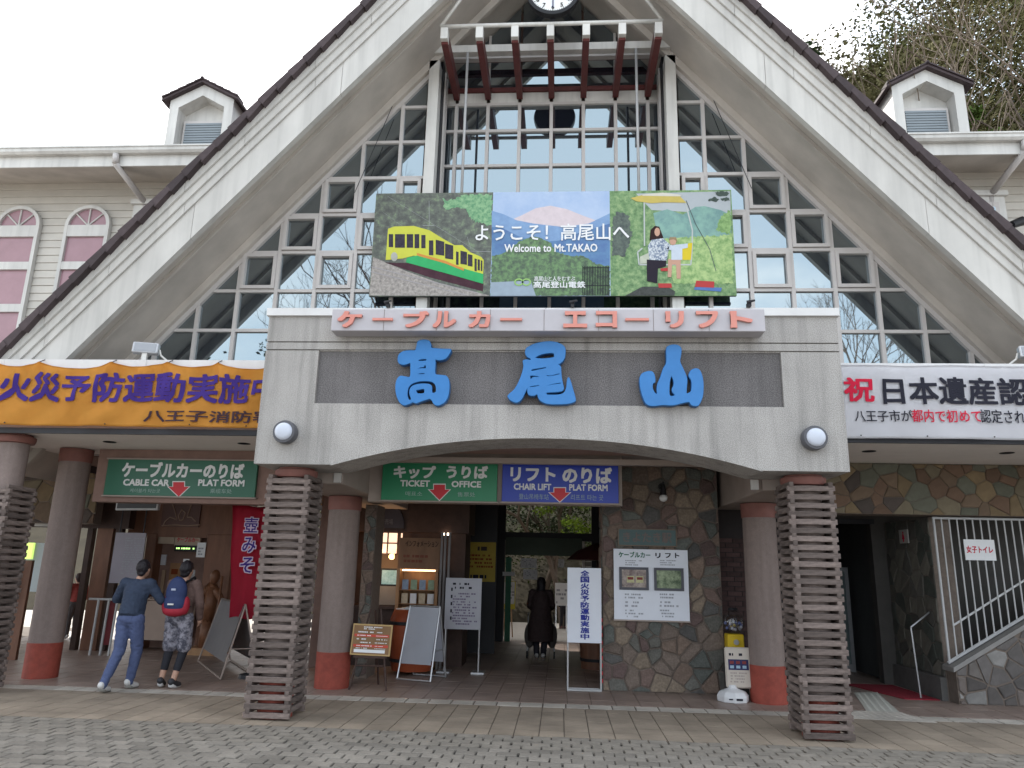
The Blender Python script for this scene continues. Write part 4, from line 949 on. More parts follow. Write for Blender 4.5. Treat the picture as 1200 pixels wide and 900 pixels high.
# side wall of the toilet recess (faces left), and its back
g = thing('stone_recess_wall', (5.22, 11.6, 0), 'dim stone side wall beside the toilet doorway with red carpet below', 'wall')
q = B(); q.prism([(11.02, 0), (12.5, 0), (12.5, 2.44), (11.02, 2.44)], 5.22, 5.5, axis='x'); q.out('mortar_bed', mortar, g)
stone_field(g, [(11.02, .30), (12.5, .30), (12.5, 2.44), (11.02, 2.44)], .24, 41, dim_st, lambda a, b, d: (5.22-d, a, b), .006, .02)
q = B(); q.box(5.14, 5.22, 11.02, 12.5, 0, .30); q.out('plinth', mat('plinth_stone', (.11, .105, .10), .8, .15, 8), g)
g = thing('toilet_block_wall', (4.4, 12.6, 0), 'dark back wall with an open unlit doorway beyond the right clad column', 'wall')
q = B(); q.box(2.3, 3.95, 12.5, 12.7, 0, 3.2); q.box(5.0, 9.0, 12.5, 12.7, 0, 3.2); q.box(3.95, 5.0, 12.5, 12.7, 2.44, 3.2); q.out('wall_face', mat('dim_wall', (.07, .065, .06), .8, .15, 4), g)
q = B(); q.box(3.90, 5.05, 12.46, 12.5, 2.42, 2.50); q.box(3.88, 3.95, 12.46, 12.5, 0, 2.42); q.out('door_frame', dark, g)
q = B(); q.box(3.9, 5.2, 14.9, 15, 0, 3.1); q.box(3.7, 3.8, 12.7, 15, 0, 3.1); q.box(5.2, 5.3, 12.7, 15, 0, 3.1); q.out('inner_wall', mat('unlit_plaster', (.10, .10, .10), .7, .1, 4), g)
g = thing('inner_door', (4.75, 14.0, 0), 'dim grey glazed door standing inside the toilet doorway', 'door')
q = B(); q.box(4.50, 4.56, 13.9, 13.95, 0, 1.75); q.box(5.04, 5.1, 13.9, 13.95, 0, 1.75); q.box(4.56, 5.04, 13.9, 13.95, 1.68, 1.75); q.box(4.56, 5.04, 13.9, 13.95, 0, .12); q.out('door_frame', grey_metal, g)
q = B(); q.box(4.56, 5.04, 13.92, 13.93, .12, 1.68); q.out('pane', mat('frosted_pane', (.14, .17, .17), .3, .05, 3), g)
q = B(); q.box(4.52, 4.55, 13.86, 13.9, .85, 1.0); q.out('door_handle', grey_metal, g)
# carpet
g = B(); P = [GP(1008, 804), GP(1062, 804), GP(1098, 822), GP(1048, 822)]
P = [(4.32, 12.35), (5.05, 12.35), (5.12, 11.05), (4.66, 11.05)]
g.prism(P, .0, .012, axis='z'); tag(g.out('red_carpet', mat('carpet_red', (.22, .018, .03), .95, .2, 40, .3)), 'red carpet mat on the floor leading to the toilet doorway', 'carpet')
# railing
g = thing('barred_railing', (6.3, 10.88, .45), 'tall white-grey barred railing rising over the stair wall', 'railing')
rz_ = lambda x: .455+(x-5.19)*.583
q = B(); q.tube((5.20, 10.88, rz_(5.2)+.04), (7.5, 10.88, rz_(7.5)+.04), .022, .022, 6); q.out('bottom_rail', rail_m, g)
q = B(); q.tube((5.2, 10.88, 2.42), (7.5, 10.88, 2.42), .018, .018, 6); q.out('top_rail', rail_m, g)
k = 0; x = 5.22
q = B(); q.tube((0, 0, 0), (0, 0, 1), .0135, .0135, 8)
while x < 7.45:
    q = B(); q.tube((x, 10.88, rz_(x)+.04), (x, 10.88, 2.42), .017 if k == 0 else .0105, None, 8); q.out('bar', rail_m, g); x += .105; k += 1
g = thing('handrail', (5.0, 11.3, 0), 'thin metal handrail on two posts in front of the dim stone wall', 'handrail')
a = W(1070, 736, 11.1); b = W(1107, 708, 11.25)
q = B(); q.path([(4.92, 11.15, 0), (4.88, 11.15, .93), (5.45, 11.35, 1.28)], .012, 8); q.out('rail', grey_metal, g)
q = B(); q.path([(5.34, 10.92, .98), (6.9, 10.95, 1.92)], .014, 8); q.out('stair_rail', mat('worn_white_rail', (.6, .6, .6), .5, .2, 20), g)
# stairs behind the railing
for i in range(9):
    q = B(); q.box(5.55+i*.3, 5.849+i*.3, 11.05, 12.45, 0, .17*(i+1)); o = q.out('stair_step', mat('dark_step', (.07, .065, .06), .8, .15, 6), pw if False else rp)
# small wall signs
def plate(uv, y, m, label, cat='sign', name='wall_sign', th=.012, group=None):
    x0, z1 = W(uv[0], uv[1], y); x1, z0 = W(uv[2], uv[3], y); g = thing(name, ((x0+x1)/2, y, z0), label, cat, group)
    q = B(); q.box(x0, x1, y, y+th, z0, z1); q.out('panel', m, g); return g, x0, x1, z0, z1
g, x0, x1, z0, z1 = plate((1129, 632, 1168, 657), 10.84, paper, 'white paper sign 女子トイレ tied to the railing bars')
a, zb = W(1133, 648, 10.84); c, zt = W(1163, 640, 10.84); text('女子トイレ', g, a, c, zb, zt, 10.839, rdp, .02, .001)
g = thing('wall_sign', (5.17, 11.9, 1.9), 'small white plate with a red woman pictogram on the dim stone wall', 'sign')
q = B(); q.box(5.165, 5.185, 11.60, 11.88, 2.10, 2.30); q.out('panel', mat('dim_plate', (.35, .33, .31), .6, .05, 4), g)
q = B(); q.prism([(11.70, 2.16), (11.78, 2.16), (11.755, 2.235), (11.725, 2.235)], 5.160, 5.164, axis='x'); q.tube((5.162, 11.74, 2.255), (5.1641, 11.74, 2.255), .018, .018, 10); q.box(5.160, 5.164, 11.725, 11.735, 2.12, 2.16); q.box(5.160, 5.164, 11.745, 11.755, 2.12, 2.16); q.out('pictogram', rdp, g)
# white information board
g, x0, x1, z0, z1 = plate((719, 643, 808.5, 728), 10.86, board_w, 'white board ケーブルカー リフト with two framed pictures on the stone wall', 'sign', 'information_board', .03)
q = B(); q.box(x0-.008, x1+.008, 10.862, 10.898, z0-.02, z0-.001); q.out('ledge', beam_m, g)
gdk = mat('print_deep_green', (.03, .13, .08), .5, .05, 5); tiny = mat('tiny_print', (.30, .31, .34), .6, .05, 5)
for s, u0, u1, v0, v1, mm in (('ケーブルカー', 725, 762, 647, 653, gdk), ('リ', 768, 774, 648, 654, blk), ('フ', 779.5, 786, 648.3, 653.8, blk), ('ト', 791, 796, 648, 654, blk)):
    a, zb = W(u0, v1, 10.86); c, zt = W(u1, v0, 10.86); text(s, g, a, c, zb, zt, 10.859, mm, .03, .001)
for i, (u0, v0, u1, v1) in enumerate(((726, 665, 760, 691), (767, 666, 801, 692))):
    a, zb = W(u0, v1, 10.84); c, zt = W(u1, v0, 10.84)
    q = B(); q.box(a, c, 10.84, 10.86, zb, zb+.035); q.box(a, c, 10.84, 10.86, zt-.035, zt); q.box(a, a+.035, 10.84, 10.86, zb+.035, zt-.035); q.box(c-.035, c, 10.84, 10.86, zb+.035, zt-.035)
    pf = q.out('picture_frame', mat('frame_slate', (.07, .07, .085), .5, .05, 5), g)
    q = B(); q.box(a+.035, c-.035, 10.852, 10.858, zb+.035, zt-.035)
    q.out('picture', print_mat('photo_%d' % i, *(((.12, .08, .08), (.38, .32, .28)) if i == 0 else ((.04, .07, .03), (.30, .36, .22))), 9, (.38, .62)), pf)
    if i == 0:
        for t in (.07, .20): q = B(); q.box(a+.035+t, a+.035+t+.10, 10.849, 10.8515, zb+.10, zb+.19); q.out('pictured_tram', mat('tram_cream', (.42, .40, .22), .5, .2, 40), pf); q = B(); q.box(a+.045+t, a+.035+t+.09, 10.8475, 10.8489, zb+.14, zb+.175); q.out('pictured_window', mat('dull_red_print', (.20, .05, .05), .5, .05, 5), pf)
    for (va, vb, n_) in ((656, 663, 3), (695, 702, 2), (704, 712, 2), (714, 724, 3)):
        xx0, zz0 = W(u0+6, vb, 10.86); xx1, zz1 = W(u1-7, va, 10.86); scribble(g, xx0, xx1, zz0, zz1, 10.8585, tiny, n_, int(va)+i)
g, x0, x1, z0, z1 = plate((724, 619, 793.5, 641), 10.87, mat('verdigris_panel', (.06, .10, .10), .5, .1, 6), 'dark green plaque きよたき駅 on the stone wall above the white board', 'sign', 'station_plaque', .03)
q = B()
for (a, b, c, d) in ((x0, x1, z1-.014, z1), (x0, x1, z0, z0+.014), (x0, x0+.014, z0+.014, z1-.014), (x1-.014, x1, z0+.014, z1-.014)): q.box(a, b, 10.862, 10.87, c, d)
q.out('plaque_rim', mat('bronze_rim', (.14, .10, .07), .5, .1, 5), g)
a, zb = W(730, 635.5, 10.87); c, zt = W(787, 624.5, 10.87); text('きよたき駅', g, a, c, zb, zt, 10.869, mat('worn_bronze_letters', (.13, .10, .09), .5, .15, 20), .02, .003)
# wall lamp
g = thing('wall_lamp', (1.47, 10.9, 2.6), 'small black wall lantern with white globe above the plaque', 'lamp')
q = B(); q.tube((1.46, 10.9, 2.80), (1.46, 10.70, 2.84), .016, .016, 8); q.lathe([(.05, 0), (.035, .10), (.02, .16), (.0, .17)], (1.46, 10.72, 2.66), 12); q.tube((1.46, 10.92, 2.80), (1.46, 10.89, 2.80), .05, .05, 10); q.out('bracket', black, g)
q = B(); q.ball((1.46, 10.72, 2.62), (.06, .06, .055), n=16); q.out('globe', mat('milk_glass', (.62, .62, .62), .25, .02, 3), g, smooth=True)
for x, lab in ((-2.68, 'small grey loudspeaker box on the beam left of the ticket office sign'), (2.36, 'small grey loudspeaker box on the beam right of the arch')):
    q = B(); q.box(x-.045, x+.045, 8.76-.0, 8.84, 2.80, 2.92); q = B(); q.box(-.045, .045, -.04, .0, -.06, .06)
    o = q.out('loudspeaker', mat('speaker_grey', (.42, .40, .38), .5, .05, 5), None, bevel=.006, origin=(0, 0, 0)); xx, zz = W(396 if x < 0 else 884, 560 if x < 0 else 570, 8.75); o.location = (xx, 8.757, max(2.60, zz)); tag(o, lab, 'loudspeaker')

# ================================================================== FREE-STANDING BOARDS
# fire prevention stand
g = thing('standing_sign', (.34, 10.8, 0), 'tall white standing sign 全国火災予防運動実施中 in blue before the stone wall', 'sign')
x0, z1 = W(665, 665, 10.8); x1, z0 = W(705, 754, 10.8)
q = B(); q.box(x0, x1, 10.79, 10.81, z0, z1); q.out('panel', board_w, g, bevel=.003)
q = B(); q.tube((x0+.01, 10.825, .01), (x0+.01, 10.825, z1), .012, None, 6); q.tube((x1-.01, 10.825, .01), (x1-.01, 10.825, z1), .012, None, 6); q.tube((x0, 10.80, .012), (x1, 10.80, .012), .012, None, 6); q.tube((x0, 10.95, .012), (x1, 10.95, .012), .012, None, 6)
q.tube((x0+.01, 10.80, .012), (x0+.01, 10.95, .012), .012, None, 6); q.tube((x1-.01, 10.80, .012), (x1-.01, 10.95, .012), .012, None, 6); q.out('stand', rail_m, g)
chs = '全国火災予防運動実施中'; n = len(chs); bl = mat('print_navy_blue', (.035, .045, .25), .5, .05, 5)
for i, ch in enumerate(chs):
    v0 = 668.5+i*(750-668.5)/n; a, zb = W(680.3, v0+6.7, 10.79); c, zt = W(690.5, v0, 10.79); text(ch, g, a, c, zb, zt, 10.788, bl, .03, .001)
q = B()
for i in range(9): q.box(.583, .597, 10.92, 10.93, .1+i*.1, .15+i*.1)
q.out('striped_tape', sg_r, g)
# A-frame white board
def aframe(px_l, px_r, ztop, depth, bw, bm_, label, yaw=0, panel=(.02, .98), frame=grey_metal):
    cx, cy = (px_l[0]+px_r[0])/2, (px_l[1]+px_r[1])/2; wd = math.hypot(px_r[0]-px_l[0], px_r[1]-px_l[1]); an = math.atan2(px_r[1]-px_l[1], px_r[0]-px_l[0])
    g = thing('a_frame_board', (cx, cy, 0), label, 'sign board'); M = Matrix.Translation((cx, cy, 0)) @ Matrix.Rotation(an, 4, 'Z')
    h = ztop
    for sgn, y0 in ((1, 0), (-1, depth)):
        q = B(); T = (depth/2, h); 
        for x in (-wd/2, wd/2): q.tube((x, y0, .01), (x*.93, depth/2, h), .013, None, 6)
        q.tube((-wd/2, y0, .02), (wd/2, y0, .02), .013, None, 6); q.tube((-wd/2*.93, depth/2, h), (wd/2*.93, depth/2, h), .013, None, 6)
        q.out('leg_frame', frame, g, xf=M)
        s0 = .22; k = lambda t: (y0+(depth/2-y0)*t, h*t)
        (ya, za), (yb, zb_) = k(s0), k(.985); q = B(); o = -.012*sgn
        w2 = wd/2*.90
        q.b.faces.new([q.b.verts.new(p) for p in ((-w2, ya+o, za), (w2, ya+o, za), (w2, yb+o, zb_), (-w2, yb+o, zb_))]); bmesh.ops.solidify(q.b, geom=q.b.faces[:], thickness=.008)
        q.out('panel', bm_, g, xf=M)
    q = B()
    for x in (-wd/2*.96, wd/2*.96): q.tube((x, depth*.2, h*.4), (x, depth*.8, h*.4), .007, None, 6)
    q.out('stay', frame, g, xf=M); return g, M, wd
aframe(GP(465, 797), GP(504, 800), 1.02, .55, .5, board_w, 'blank white A-frame board beside the price easel, mid', frame=grey_metal)
aframe(GP(232, 776), GP(258, 797), 1.0, .5, .5, mat('dull_board', (.26, .25, .26), .5, .06, 5), 'grey A-frame board seen obliquely behind the left clad column', frame=mat('dull_frame', (.30, .24, .21), .5, .1, 5))
# easel with price board
g = thing('price_easel', (-2.5, 10.3, 0), 'small brown price board on a dark wooden easel beside the round column', 'sign board')
ex, ey = -2.52, 10.30
q = B(); q.tube((ex-.25, ey-.02, 0), (ex-.06, ey+.12, 1.02), .014, None, 6); q.tube((ex+.25, ey-.02, 0), (ex+.08, ey+.12, 1.02), .014, None, 6); q.tube((ex+.02, ey+.5, 0), (ex, ey+.14, 1.0), .014, None, 6); q.tube((ex-.19, ey+.01, .30), (ex+.19, ey+.01, .30), .012, None, 6); q.box(ex-.22, ex+.22, ey-.03, ey+.03, .40, .43); q.out('easel', brown_dk, g)
M = Matrix.Translation((ex+.0, ey-.02, .43)) @ Matrix.Rotation(RAD(-9), 4, 'X') @ Matrix.Rotation(RAD(1), 4, 'Y')
q = B(); q.box(-.27, .27, -.012, .012, 0, .40); q.out('board_frame', mat('gilt_frame', (.42, .28, .12), .5, .1, 8), g, xf=M, bevel=.004)
q = B(); q.box(-.25, .25, -.016, -.0125, .02, .38); q.out('panel', mat('price_brown', (.20, .11, .05), .5, .1, 6), g, xf=M)
q = B()
for i in (0, 2): pass
q.box(-.235, .235, -.0175, -.0165, .235, .268); q.box(-.235, .235, -.0175, -.0165, .105, .138); q.out('red_row', mat('row_red', (.48, .06, .035), .5, .05, 5), g, xf=M)
q = B(); q.box(-.22, .20, -.0175, -.0165, .035, .075); q.out('white_strip', paper, g, xf=M)
for (za, zb, nn, s_) in ((.325, .37, 2, 1), (.28, .31, 1, 2), (.24, .262, 1, 3), (.19, .22, 1, 4), (.15, .175, 1, 5), (.11, .132, 1, 6), (.08, .10, 1, 7)):
    scribble(g, -.20 if nn == 1 else -.12, .02 if nn == 1 else .15, za, zb, -.0185, paper, nn, s_, M=M)
    if nn == 1: scribble(g, .05, .22, za+.004, zb-.004, -.0185, paper, 1, s_+20, M=M)
# grey notice on a pole stand
g = thing('notice_stand', (-1.9, 12.2, 0), 'pale notice board with sketches on a post stand before the yellow poster', 'sign board')
x0, z1 = W(523, 677, 12.2); x1, z0 = W(563, 738, 12.2)
q = B(); q.box(x0, x1, 12.18, 12.2, z0, z1); q.out('panel', mat('notice_grey', (.38, .38, .42), .5, .05, 4), g)
scribble(g, x0+.12, x1-.06, z0+.06, z1-.22, 12.178, mat('purple_grey_print', (.16, .13, .20), .6, .05, 5), 12, 5); scribble(g, x0+.05, x1-.12, z1-.18, z1-.06, 12.178, blk, 2, 9, fill=.4)
q = B(); 
for t in range(5): q.box(x0+.09, x0+.115, 12.176, 12.179, z0+.14+t*.11, z0+.19+t*.11)
q.out('bullet', blk, g)
q = B(); q.tube((x1-.02, 12.22, 0), (x1-.02, 12.22, z1), .014, None, 8); q.tube((x0+.02, 12.22, 0), (x0+.02, 12.22, z1), .014, None, 8); q.box(x1-.12, x1+.08, 12.1, 12.4, 0, .025); q.box(x0-.08, x0+.12, 12.1, 12.4, 0, .025); q.out('stand', grey_metal, g)
# red barrel behind the easel
g = thing('barrel', (-2.15, 11.95, 0), 'orange-red barrel with papers on top behind the price easel', 'barrel')
q = B(); q.lathe([(.30, .05), (.36, .3), (.38, .55), (.36, .8), (.31, .93), (.30, .94)], (-2.28, 12.0, 0), 28); smooth_angle(q.out('body', mat('barrel_red', (.30, .065, .025), .45, .1, 5), g))
q = B()
for z, r in ((.18, .345), (.72, .375)): q.lathe([(r, 0), (r+.008, .01), (r+.008, .04), (r, .05)], (-2.28, 12.0, z), 28)
q.out('hoop', dark, g)
g = thing('paper_stack', (-2.25, 11.95, .945), 'loose white leaflets lying on top of the barrel', 'leaflets')
for i in range(5): q = B(); q.box(-.11, .11, -.08, .08, 0, .012, M=Matrix.Translation((-2.42+.08*i, 11.9+.05*(i % 2), .945+.013*i)) @ Matrix.Rotation(.5*i, 4, 'Z')); q.out('leaflet', paper, g)
# ball vending machine, sign stand with weighted base
g = thing('ball_machine', (2.33, 10.75, 0), 'yellow ball vending machine with clear globe beside the round column', 'vending machine')
q = B(); q.box(2.24, 2.52, 10.70, 10.98, .0, .60); q.out('cabinet', mat('machine_dark', (.05, .045, .045), .5, .1, 5), g, bevel=.01)
q = B(); q.box(2.27, 2.49, 10.72, 10.94, .60, .80); q.out('coin_box', mat('machine_yellow', (.62, .42, .02), .4, .05, 5), g, bevel=.012)
q = B(); q.tube((2.38, 10.72, .70), (2.38, 10.69, .70), .035, .035, 12); q.out('knob', grey_metal, g)
q = B(); q.ball((2.38, 10.83, .95), (.155, .155, .165), n=20); q.out('globe', cglass, g, smooth=True)
q = B(); rd = random.Random(5)
for i in range(46):
    a = rd.uniform(0, 6.3); r = rd.uniform(0, .105); z = .86+rd.uniform(0, .09); q.ball((2.38+r*cos(a), 10.83+r*sin(a), z), .022, mi=i % 4, n=6)
q.out('capsules', [mat('cap_a', (.45, .42, .5), .4, .1, 5), mat('cap_b', (.14, .16, .35), .4, .1, 5), mat('cap_c', (.4, .3, .1), .4, .1, 5), mat('cap_d', (.15, .14, .16), .4, .1, 5)], g)
q = B(); q.lathe([(.07, 0), (.06, .03), (.0, .035)], (2.38, 10.83, 1.11), 14); q.out('lid', black, g)
g = thing('stand_sign', (2.25, 10.35, 0), 'cream portable sign with white water-filled base beside the round column', 'sign board')
q = B(); q.lathe([(.20, 0), (.205, .07), (.17, .12), (.06, .16), (.05, .20)], (2.24, 10.42, 0), 8); q.out('base', mat('base_white', (.62, .62, .63), .4, .04, 4), g, bevel=.008)
q = B(); q.box(2.15, 2.20, 10.23, 10.232, .04, .055); q.box(2.24, 2.32, 10.218, 10.222, .035, .06); q.out('base_mark', blk, g)
M = Matrix.Translation((2.33, 10.42, .16)) @ Matrix.Rotation(RAD(-4), 4, 'X')
q = B(); q.box(-.17, .17, -.02, .02, 0, .50); q.out('panel_frame', mat('cream_plastic', (.50, .44, .38), .45, .05, 4), g, bevel=.018, xf=M)
q = B(); q.box(-.13, .13, -.0225, -.0205, .22, .35); q.out('printed_picture', mat('print_dark_navy', (.04, .04, .10), .5, .3, 30), g, xf=M)
q = B(); rd = random.Random(2)
for i in range(3):
    for j in range(2): q = B(); q.box(-.11+i*.08, -.06+i*.08, -.0245, -.0228, .24+j*.055, .275+j*.055); q.out('printed_patch', mat('dull_red_print', (.20, .05, .05), .5, .05, 5) if j else mat('print_pale_blue', (.3, .4, .5), .5, .2, 30), g, xf=M)
scribble(g, -.12, .12, .38, .44, -.0225, blk, 1, 4, M=M); scribble(g, -.12, .12, .06, .20, -.0225, mat('soft_print', (.35, .30, .28), .5, .05, 5), 4, 6, M=M)
# nobori flag
g = thing('banner_flag', (-4.4, 10.9, 0), 'tall red vertical flag with dark lettering beside the left clad column', 'flag')
q = B(); V = []
for i in range(9):
    V.append([q.b.verts.new((-4.95+i*.066, 11.0+.03*sin(i*1.1)+.02*sin(j*.6+i*.4), 2.43-j*.09+ .02*sin(i*.8))) for j in range(19)])
    if True:
        for j in range(19): V[i][j].co.x += .012*j*.7*(1-i/8)
for i in range(8):
    for j in range(18): q.b.faces.new((V[i][j], V[i+1][j], V[i+1][j+1], V[i][j+1]))
bmesh.ops.solidify(q.b, geom=q.b.faces[:], thickness=.003)
q.out('cloth', mat('flag_red', (.42, .015, .04), .7, .05, 4), g, smooth=True)
for i, ch in enumerate('壺みそ'): 
    for (m_, bo, dy) in ((mat('flag_white_edge', (.45, .35, .45), .6, .05, 4), .06, 0), (mat('flag_blue_print', (.05, .03, .16), .6, .05, 4), .01, .004)): text(ch, g, -4.70-(.015 if bo > .05 else 0), -4.50+(.015 if bo > .05 else 0), 2.03-i*.29-(.012 if bo > .05 else 0), 2.25-i*.29+(.012 if bo > .05 else 0), 10.945-dy, m_, bo, .002)
q = B(); q.tube((-4.40, 11.0, 0), (-4.40, 11.0, 2.5), .014, None, 8); q.tube((-4.97, 11.0, 2.45), (-4.38, 11.0, 2.45), .008, None, 6); q.lathe([(.17, 0), (.16, .05), (.03, .08)], (-4.40, 11.0, 0), 12); q.out('pole', dark, g)
# ================================================================== HALL INTERIOR
warm = (1, .62, .32)
# information kiosk
g = thing('information_kiosk', (-2.5, 13.0, 0), 'dark timber information kiosk with lit lattice window and leaflet rack', 'kiosk')
q = B(); q.box(-3.65, -2.70, 12.72, 13.6, 0, .95); q.box(-3.65, -1.55, 12.72, 13.6, 2.16, 3.1); q.box(-2.70, -1.62, 12.9, 13.6, 0, 2.16); q.box(-3.65, -2.70, 13.5, 13.6, .95, 2.16); q.out('kiosk_wall', brown_dk, g)
q = B(); 
def lat(x0, x1, z0, z1, nx, nz, y=12.70):
    q = B(); q.box(x0, x1, y, y+.012, z0, z1); q.out('paper_pane', mat('lit_paper', (.6, .45, .35), .8, .1, 8, emit=(1, .66, .45, .75)), g)
    q = B()
    for i in range(nx+1): x = x0+(x1-x0)*i/nx; q.box(x-.011, x+.011, y-.02, y-.001, z0, z1)
    for j in range(nz+1): z = z0+(z1-z0)*j/nz; q.box(x0, x1, y-.019, y-.001, z-.011, z+.011)
    q.out('lattice', brown_dk, g)
xa_, za_ = W(442, 649, 12.7); xb_, zb2 = W(467, 624, 12.7); lat(xa_, xb_, za_, zb2, 2, 2)
xa_, za_ = W(431.5, 642, 12.7); xb_, _z = W(439.5, 624, 12.7); lat(xa_, xb_, za_, zb2, 1, 2)
xa_, za_ = W(468, 648, 12.7); xb_, _z = W(473, 624, 12.7); lat(xa_, xb_, za_, zb2, 1, 2)
# interior counter wall, screen
q = B(); q.box(-3.5, -2.72, 13.44, 13.49, .95, 2.16); q.out('inner_board', mat('inner_cream', (.34, .24, .16), .7, .08, 4), g)
x0, z1 = W(448, 668, 12.95); x1, z0 = W(466, 685, 12.95)
q = B(); q.box(x0-.03, x1+.03, 12.95, 13.0, z0-.03, z1+.03); q.out('screen_frame', black, g)
q = B(); q.box(x0, x1, 12.942, 12.949, z0, z1); q.out('screen', print_mat('screen_picture', (.04, .12, .10), (.22, .34, .36), 5), g); bpy.data.materials['screen_picture'].node_tree.nodes['Principled BSDF'].inputs['Emission Strength'].default_value = .12; bpy.data.materials['screen_picture'].node_tree.nodes['Principled BSDF'].inputs['Emission Color'].default_value = (.5, .8, .8, 1)
q = B(); q.box(x0-.06, x1+.06, 12.9, 13.05, .95, z0-.03); q.out('counter_cabinet', mat('counter_grey', (.20, .19, .18), .6, .05, 4), g)
q = B(); q.box(-3.6, -2.72, 12.60, 12.9, .90, .95); q.out('counter_top', brown_dk, g)
for u in (432.5, 459.5):
    x, z = W(u, 652, 12.66); q = B(); q.tube((x, 12.69, z+.03), (x, 12.62, z-.01), .035, .05, 12); q.out('spotlight', mat('lit_spot', (.7, .45, .2), .5, .05, 5, emit=(1, .55, .22, 1.6)), g)
    l = bpy.data.lights.new('kiosk_spot', 'POINT'); l.energy = 3.5; l.color = warm; l.shadow_soft_size = .04; lo = bpy.data.objects.new('kiosk_spot_light', l); lo.location = Vector((x, 12.52, z-.06)); COL.objects.link(lo)
# cabinet with wooden sign board and leaflet rack
x0, z1 = W(468, 630, 12.5); x1, z0 = W(516, 667, 12.5)
q = B(); q.box(x0, x1, 12.5, 12.54, z0, z1); wb = q.out('name_board', mat('board_wood', (.19, .105, .06), .55, .2, 6, .2, stretch=(1, 1, .25)), g)
a, zb = W(475, 640.5, 12.5); c, zt = W(514, 634, 12.5); text('インフォメーション', wb, a, c, zb, zt, 12.498, mat('carved_dark', (.05, .025, .015), .6, .1, 6), .02, .002)
scribble(wb, x0+.08, x1-.15, z0+.08, z0+.24, 12.497, mat('carved_red', (.16, .05, .03), .6, .1, 6), 2, 3)
q = B(); q.box(x0-.01, x0+.04, 12.5, 12.9, .02, z0); q.box(x1-.08, x1-.03, 12.5, 12.9, .02, z0); q.box(x0+.04, x1-.08, 12.86, 12.898, .02, z0); q.out('rack_case', wood_lt, g)
for i, z in enumerate((.45, .75, 1.0, 1.22)):
    q = B(); q.box(x0+.041, x1-.081, 12.56, 12.86, z-.012, z); q.out('shelf', wood_lt, g)
    for k in range(4):
        xa_ = x0+.07+k*.145; q = B(); q.box(xa_, xa_+.105, 12.60, 12.612, z+.001, z+.16); q.out('leaflet', [paper, mat('leaflet_blue', (.25, .33, .45), .6, .2, 20), mat('leaflet_cream', (.5, .42, .3), .6, .2, 20), mat('leaflet_green', (.25, .35, .25), .6, .2, 20)][(i*3+k*2) % 4], g)
q = B(); q.box(x0+.06, x1-.10, 12.60, 12.64, z0-.04, z0-.015); q.out('shelf_light', mat('lit_tube', (1, .8, .6), .5, .02, 5, emit=(1, .65, .35, 2.6)), g)
x, z = W(524, 626, 12.66); q = B(); q.box(x-.09, x+.03, 12.63, 12.66, z-.02, z+.02); q.out('strip_light', mat('lit_strip', (1, .85, .7), .5, .02, 5, emit=(1, .8, .6, 3)), g)
q = B()
for u in (517, 521, 526): x, _z = W(u, 660, 12.45); q.box(x-.018, x+.018, 12.43, 12.47, 0, 2.16)
q.out('door_post', mat('dull_post', (.16, .15, .15), .5, .1, 5), g)
q = B(); x0, z0 = W(427, 618, 12.6); x1, z1 = W(474, 590, 12.6)
pts = [((x0+x1)/2+(x1-x0)/2*cos(t*pi/12), z0+(z1-z0)*1.1*sin(t*pi/12)) for t in range(13)]; q.prism(pts, 12.66, 12.71); am = q.out('arched_panel', mat('arch_dark', (.03, .028, .04), .5, .1, 5), g)
a, zb = W(440, 614, 12.6); c, zt = W(460, 608, 12.6); text('切符売場', am, a, c, zb, zt, 12.655, mat('faint_arch_print', (.14, .14, .16), .5, .1, 5), 0, .001)
# slim stone pier left of the kiosk
front_wall('stone_pier', 'slim stone pier between round column and information kiosk', [(-2.98, 0), (-2.80, 0), (-2.80, 2.5), (-2.98, 2.5)], 11.3, 11.8, .16, 51, stones_m, .008)
# dark screen with yellow poster
g = thing('dark_partition', (-1.6, 15, 0), 'black partition in the middle of the hall below the yellow poster', 'partition')
q = B(); q.box(-2.35, -1.26, 15.0, 15.08, 0, 3.1); q.out('panel', dark, g)
g, x0, x1, z0, z1 = plate((545, 635, 580, 682), 14.96, mat('poster_ochre', (.42, .30, .04), .6, .1, 5), 'ochre yellow poster with print on the black partition', 'poster', 'poster')
scribble(g, x0+.06, x1-.06, z0+.25, z1-.22, 14.958, mat('poster_red_print', (.22, .06, .02), .6, .05, 5), 4, 8); scribble(g, x0+.05, x1-.05, z0+.03, z0+.16, 14.958, blk, 1, 9); scribble(g, x0+.25, x1-.25, z1-.2, z1-.05, 14.958, brown_dk, 1, 2)
# back doorway frame of the hall
g = thing('hall_doorway', (-.2, 17.6, 0), 'dark framed rear doorway of the hall with a long green transom sign', 'doorway')
q = B(); q.box(-1.50, -1.28, 17.5, 17.7, 0, 3.12); q.box(.72, 1.0, 17.5, 17.7, 0, 3.12); q.box(-2.4, 1.0, 17.49, 17.71, 2.24, 2.42); q.box(-2.4, -1.5, 17.5, 17.7, 0, 2.24); q.box(1.0, 3.0, 17.5, 17.7, 0, 3.12); q.box(-.36, -.24, 17.53, 17.6, 2.42, 3.12) if False else None; q.out('door_frame', dark, g)
q = B(); q.box(-2.35, -1.52, 17.58, 17.6, 2.43, 3.1); q.out('pane', cglass, g); q = B(); q.box(-1.27, .71, 17.58, 17.6, 2.43, 3.1); q.out('pane', cglass, g)
q = B(); q.box(-1.26, .50, 17.42, 17.46, 1.90, 2.30); tsn = q.out('transom_sign', mat('transom_green', (.045, .07, .045), .5, .15, 3), g)
q = B(); q.box(-1.25, -1.12, 17.5, 17.52, .0, 1.85); q.out('door_leaf', mat('door_green', (.03, .16, .09), .5, .1, 5), g)
q = B(); q.box(.5, .56, 17.44, 17.48, 1.3, 2.24); q.out('white_post', white, g)
